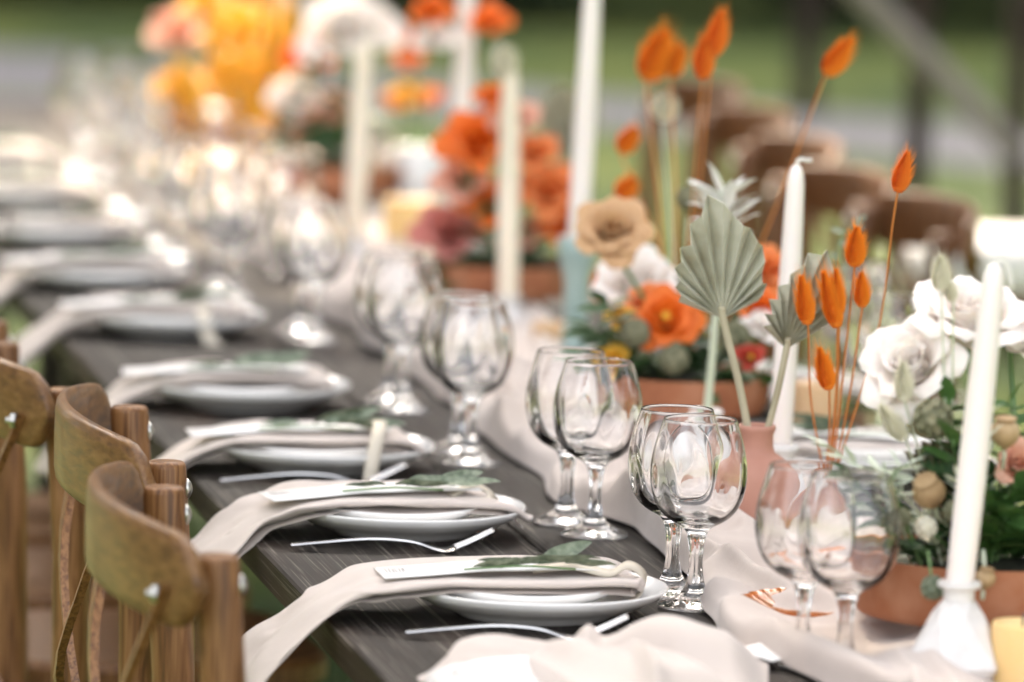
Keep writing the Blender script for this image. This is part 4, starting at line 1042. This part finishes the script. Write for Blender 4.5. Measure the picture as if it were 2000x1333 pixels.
for (lb, x, y_, r_, m_) in [('glowing golden flower at the top of the far arrangement', 470, 60, 66, 'p_yellow'), ('golden flower in the middle of the far arrangement', 455, 150, 58, 'p_yellow'), ('golden flower at the right of the far arrangement', 510, 140, 42, 'p_yellow'), ('amber orange flower at the foot of the far arrangement', 490, 235, 48, 'p_orange'),
                            ('peach flower at the left of the far arrangement', 350, 60, 55, 'p_peach'), ('amber flower low at the left of the far arrangement', 345, 170, 44, 'p_yellow'), ('topmost amber flower cut by the upper edge', 400, 5, 44, 'p_yellow')]:
    rose(lb, x, y_, r_, ye, m_, (0, -.6, .8), re_, 16)

for (lb, a, b_, c_, d_, wp) in [('tall golden plume in the middle of the far glow', 480, 270, 466, 10, 26), ('tall golden plume at the right of the far glow', 515, 250, 528, -30, 24), ('golden plume leaning left in the far glow', 440, 215, 412, -20, 24),
                                ('short amber plume low in the far glow', 498, 300, 500, 190, 50), ('short amber plume at the left of the far glow', 385, 260, 352, 130, 46), ('golden plume behind the ivory far taper', 548, 200, 562, 20, 44)]:
    bunny(lb, re_ + Vector((0, 0, 0)), ye - .1, a, b_, c_, d_, 'gold', 'ostem', wp, 4)
# seed pods
def scabiosa(label, px, py, rpx, y, root, m='pod', hang=False):
    c = aty(px, py, y); r = rpx * mpp(y); t = thing('scabiosa_pod', label, 'seed pod', c, 0, 'round seed pods')
    ob('pod_core', ico(r * .8, 2), m, t)
    cup = lathe([(.04, -.1), (.10, -.05), (.22, .10), (.25, .2), (.22, .19), (.12, .1), (.03, .09), (.025, .16), (.001, .17)], 12); G = []
    n = 34
    for i in range(n):
        z = 1 - 2 * (i + .5) / n; a = i * 2.39996; s = math.sqrt(1 - z * z); d = Vector((s * math.cos(a), s * math.sin(a), z))
        G.append(xf(cup, Matrix.Translation(d * r * .8) @ updir(d) @ Matrix.Scale(r * .95, 4)))
    ob('cups', join(*G), m, t)
    if root is not None:
        f = Vector(root) - c; ob('stem', tube(curve([f, f * .5, f * .1], 8), .0014, 6), 'gstem' if m != 'pod' else 'palestem', t)
def poppy(label, px, py, rpx, y, d, root):
    c = aty(px, py, y); r = rpx * mpp(y); t = thing('poppy_pod', label, 'seed pod', c, 0, 'dried poppy pods'); q = updir(Vector(d).normalized())
    body = lathe([(.05, -1.35), (.12, -1.2), (.2, -1.05), (.55, -.85), (.88, -.45), (1, -.05), (.93, .35), (.72, .68), (.5, .82), (.3, .86)], 40, lambda a, z, r_: 1 + .045 * abs(math.cos(5 * a)))
    ob('capsule', xf(body, q @ Matrix.Scale(r, 4)), 'poppy', t)
    crown = lathe([(.3, .84), (.62, .9), (.74, 1.0), (.70, 1.04), (.5, .98), (.05, 1.0)], 40, lambda a, z, r_: 1 + (.12 * math.cos(12 * a) if r_ > .4 else 0))
    ob('crown', xf(crown, q @ Matrix.Scale(r, 4)), 'poppy', t)
    f = Vector(root) - c; b0 = q @ Vector((0, 0, -r * 1.3))
    ob('stem', tube(curve([b0, b0 * 1.6, f * .5, f], 12), .0018, 6), 'palestem', t)
yf = ya - .085
scabiosa('large olive scabiosa pod left of the front taper', 1822, 818, 40, yf, ra)
scabiosa('small green scabiosa pod hanging over the rim of the front bowl', 1822, 1148, 25, ya - .135, aty(1812, 1075, ya - .12), 'olive')
scabiosa('fuzzy pod low in the front bowl below the tan poppy', 1808, 1030, 23, yf - .02, ra, 'bunny_cream')
scabiosa('grey green pod left of the orange ranunculus', 1240, 650, 30, yb - .09, rb)
scabiosa('grey green pod below the orange ranunculus', 1316, 703, 30, yb - .1, rb)
scabiosa('dark pod at the upper right of the large palm fan', 1435, 660, 34, yb - .05, rb)
scabiosa('tan pod blurred above the tan rose', 1345, 388, 26, yb, rb)
poppy('tan poppy pod tilted left beside the brown palm fan', 1815, 962, 33, yf - .01, (-.35, -.5, .8), ra)
poppy('striped poppy pod right of the front taper', 1963, 845, 29, yf, (0, -.15, 1), ra + Vector((.01, 0, 0)))
poppy('olive bud hanging beside the candle holder', 1925, 1130, 20, ya - .14, (.1, -.2, 1), aty(1920, 1075, ya - .12))

# white feathery leaves and other sprigs
def sprig(label, root, pts, kind, L, n, stem, y=None, spread=50, name='leaf_sprig', sr=.0016, cat='foliage', group=None, seed=1, start=.3):
    rg = random.Random(seed); root = Vector(root); t = thing(name, label, cat, root, 0, group)
    P = curve([Vector((0, 0, 0))] + [Vector(p) - root for p in pts], 24)
    ob('stem', tube(P, [sr * (1 - .5 * i / 24) for i in range(25)], 6), stem, t)
    for i in range(n):
        f = start + (1 - start) * i / max(n - 1, 1); k = min(int(f * 24), 23); p = P[k]; tg = (P[k + 1] - P[k]).normalized()
        sd_ = Vector((1, 0, 0)) if i % 2 else Vector((-1, 0, 0)); sd_ = (sd_ + Vector((0, rg.uniform(-.9, .5), rg.uniform(-.2, .4)))).normalized()
        a = R(spread + rg.uniform(-15, 15)) * (1 if i < n - 1 else .1)
        leafob(kind, t, p, tg * math.cos(a) + sd_ * math.sin(a), L * rg.uniform(.8, 1.15), rg.uniform(-.8, .8))
    return t
yw = VW.y
sprig('white bleached leaf spray rising behind the large palm fan', VW + Vector((0, 0, .07)), [aty(1392, 690, yw), aty(1400, 600, yw), aty(1425, 470, yw), aty(1408, 375, yw)], 'white', 78 * mpp(yw), 26, 'palestem', spread=42, sr=.0055, seed=3, start=.78)
sprig('pale seeding leaf spray reaching left over the bud vase', ra + Vector((-.06, -.04, 0)), [aty(1740, 950, yf), aty(1680, 915, yf), aty(1608, 866, yf)], 'pale', 55 * mpp(yf), 12, 'palestem', spread=28, seed=4)
sprig('pale green blossom spray left of the brown palm fan', ra + Vector((-.05, -.06, 0)), [aty(1750, 970, yf - .02), aty(1745, 930, yf - .02), aty(1775, 905, yf - .02)], 'pale', 45 * mpp(yf), 16, 'gstem', spread=65, seed=5)
for (x, y_, L, lb) in [(1965, 1010, 120, 'big lobed green leaves at the right edge of the front bowl'), (1925, 985, 95, 'big green leaves just right of the front taper'), (1860, 860, 90, 'big green leaves behind the olive scabiosa pod')]:
    e = aty(x, y_, ya - .10); r0 = ra + Vector(((e.x - ra.x) * .3, -.03, -.01))
    sprig(lb, r0, [(r0 + e) / 2 + Vector((0, 0, .01)), e], 'fresh', L * mpp(ya), 9, 'gstem', spread=48, group='leafy sprigs in the front terracotta bowl', seed=int(x))
for (x, y_, L, lb, sd2) in [(1925, 770, 46, 'pale seeding spray below the upper white rose', 91), (1700, 905, 46, 'pale seeding spray left of the tan poppy', 92), (1870, 930, 46, 'pale seeding spray just left of the front taper', 93)]:
    e = aty(x, y_, ya - .11); sprig(lb, ra + Vector(((e.x - ra.x) * .3, -.04, 0)), [(ra + e) / 2 + Vector((0, -.03, 0)), e], 'pale', L * mpp(ya), 14, 'palestem', spread=34, seed=sd2)
scab_late = [('olive scabiosa pod half hidden right of the tan poppy', 1868, 1000, 26), ('small tan pod between the poppy and the dark leaves', 1762, 1010, 19)]
gA = 'leafy sprigs in the front terracotta bowl'
for i, (x, y_, L, kd, lb) in enumerate([(1655, 925, 50, 'dark', 'dark leaf spray poking left from the front bowl'), (1720, 1000, 60, 'dark', 'dark leaf spray at the left rim of the front bowl'), (1780, 1010, 60, 'dark', 'dark leaf spray under the tan poppy pod'), (1870, 880, 70, 'dark', 'dark leaf spray behind the front taper'), (1850, 780, 55, 'fresh', 'fresh leaf spray below the white roses'),
                                        (1960, 1000, 95, 'fresh', 'broad green leaf spray right of the front taper'), (1990, 960, 90, 'fresh', 'broad green leaf spray at the right edge'), (1930, 940, 70, 'dark', 'dark leaf spray under the striped poppy pod'), (1975, 780, 50, 'fresh', 'green leaf spray below the right white rose'), (1745, 1055, 50, 'dark', 'dark leaf spray lying on the left bowl rim'), (1880, 1040, 60, 'dark', 'dark leaf spray low behind the front taper'), (1990, 1060, 60, 'dark', 'dark leaf spray low at the right rim')]):
    yy = ya - .09 + (i % 3) * .03
    e = aty(x, y_, yy); r0 = ra + Vector(((e.x - ra.x) * .3, -.03, -.01))
    sprig(lb, r0, [(r0 + e) / 2 + Vector((0, 0, .01)), e], kd, L * mpp(yy) * 1.15, 18, 'gstem', spread=60, group=gA, seed=10 + i)
gB = 'leafy sprigs in the middle terracotta bowl'
for i, (x, y_, L, kd, lb) in enumerate([(1150, 640, 70, 'dark', 'dark leaf spray at the left of the middle bowl'), (1160, 700, 80, 'fresh', 'broad green leaves at the lower left of the middle bowl'), (1210, 740, 60, 'dark', 'dark leaves on the left rim of the middle bowl'), (1270, 700, 60, 'dark', 'dark leaves between the two grey pods'), (1340, 620, 60, 'dark', 'dark leaves right of the orange ranunculus'),
                                        (1370, 700, 60, 'dark', 'dark leaves right of the lower grey pod'), (1430, 730, 70, 'dark', 'dark leaves on the right rim of the middle bowl'), (1500, 740, 60, 'fresh', 'green leaves behind the white taper foot'), (1440, 610, 60, 'dark', 'dark leaves behind the palm fan stem'), (1180, 590, 60, 'dark', 'dark leaves beside the mint candlestick'), (1330, 560, 50, 'dark', 'dark leaves behind the ranunculus top'), (1300, 760, 55, 'dark', 'dark leaves over the front rim of the middle bowl'), (1385, 770, 50, 'dark', 'dark leaves by the white bud vase neck')]):
    yy = yb - .09 + (i % 3) * .04
    e = aty(x, y_, yy); r0 = rb + Vector(((e.x - rb.x) * .35, -.03, -.02))
    sprig(lb, r0, [(r0 + e) / 2 + Vector((0, 0, .015)), e], kd, L * mpp(yy), 15, 'gstem', spread=60, group=gB, seed=40 + i)
gC = 'leafy sprigs in the far bowls'
for i, (x, y_, L, lb) in enumerate([(880, 520, 80, 'blurred dark leaves under the dusty pink flower'), (960, 500, 80, 'blurred dark leaves behind the ivory taper'), (1040, 500, 80, 'blurred dark leaves right of the ivory taper'), (920, 350, 60, 'blurred leaves among the orange dahlias'), (1060, 540, 70, 'blurred dark leaves left of the mint candlestick'), (900, 560, 70, 'blurred dark leaves above the glass rims')]):
    yy = yc - .06; e = aty(x, y_, yy); r0 = rc + Vector(((e.x - rc.x) * .35, -.02, -.02)); sprig(lb, r0, [(r0 + e) / 2, e], 'dark', L * mpp(yy), 10, 'gstem', spread=60, group=gC, seed=60 + i)
for i, (x, y_, L, lb) in enumerate([(560, 260, 80, 'blurred dark leaves left in the far bowl'), (620, 150, 70, 'blurred leaves under the white hydrangea'), (660, 290, 90, 'blurred dark leaves right in the far bowl'), (600, 330, 80, 'blurred dark leaves at the far bowl rim'), (690, 180, 70, 'blurred leaves behind the yellowish taper'), (740, 30, 60, 'pale leaves at the top beside the hydrangea')]):
    yy = yd - .06; e = aty(x, y_, yy); r0 = rd + Vector(((e.x - rd.x) * .35, -.02, -.02)); sprig(lb, r0, [(r0 + e) / 2, e], 'dark' if i < 5 else 'pale', L * mpp(yy), 10, 'gstem', spread=60, group=gC, seed=70 + i)
sprig('thin eucalyptus twig with round leaves left of the upright bunny tail', rb + Vector((.08, 0, 0)), [aty(1620, 560, 6.3), aty(1640, 470, 6.3), aty(1680, 432, 6.3)], 'euc', 26 * mpp(6.3), 7, 'gstem', spread=70, seed=81)

for (lb, x, y_, r_) in scab_late: scabiosa(lb, x, y_, r_, yf - .03, ra)

# ================================================================== THINGS BEHIND THE TABLE
def frame_post():
    m_ = 'timber'
M['timber'] = vary(mat('weathered_timber', (.14, .1, .08), .8), [(.018, .009, .006), (.040, .022, .015)], (4, 4, 1), 5, 6, .4, .004)[0]
M['pale_timber'] = vary(mat('pale_timber', (.24, .21, .2), .8), [(.22, .19, .175), (.32, .285, .26)], (4, 4, 1), 5, 6, .4, .004)[0]
yq = 14.0
p0 = at(1790, 520, 0); 
def gpt(px, y): v = aty(px, 300, y); return v.x
t = thing('timber_frame', 'dark timber posts with a pale slanting beam on the lawn at upper right', 'timber frame', (gpt(1790, yq), yq, 0))
ox, oy = gpt(1790, yq), yq
for px in (1790, 1985, 1570):
    x = gpt(px, yq) - ox; ww = .03 if px != 1570 else .05; yo = 0 if px != 1570 else 8
    if px == 1570: x = gpt(px, yq + 8) - ox
    ob('post', loc(box(-ww, ww, -ww, ww, 0, 2.3, .004), (x, yo, 0)), 'timber', t, smooth=False)
a = aty(1640, -60, yq) - Vector((ox, oy, 0)); b = aty(1985, 300, yq) - Vector((ox, oy, 0))
ob('beam', tube([a + Vector((0, -.07, 0)), b + Vector((0, -.07, 0))], .034, 4), 'pale_timber', t, smooth=False)
ob('rail', tube([Vector((gpt(1790, yq) - ox, .06, 1.46)), Vector((gpt(2150, yq) - ox, .06, 1.46))], .03, 4), 'timber', t, smooth=False)
M['cushion'] = mat('white_cushion', (.78, .76, .75), .8)
def stool(px, py, label):
    p = at(px, py, .46); t = thing('garden_stool', label, 'stool', (p.x, p.y, 0), R(8), 'white padded stools on the lawn')
    ob('cushion', prism([(math.copysign(abs(math.cos(a)) ** .4, math.cos(a)) * .19, math.copysign(abs(math.sin(a)) ** .4, math.sin(a)) * .19) for a in [2 * PI * k / 28 for k in range(28)]], .46, .56, .02), 'cushion', t)
    ob('seat', box(-.19, .19, -.19, .19, .43, .459), 'chair_red', t, smooth=False)
    for sx in (-1, 1):
        for sy in (-1, 1): ob('leg', box(sx * .16 - .018, sx * .16 + .018, sy * .16 - .018, sy * .16 + .018, 0, .429), 'chair_red', t, smooth=False)
stool(1935, 560, 'white padded stool at the right edge behind the white roses')
print('objects', len(bpy.data.objects))
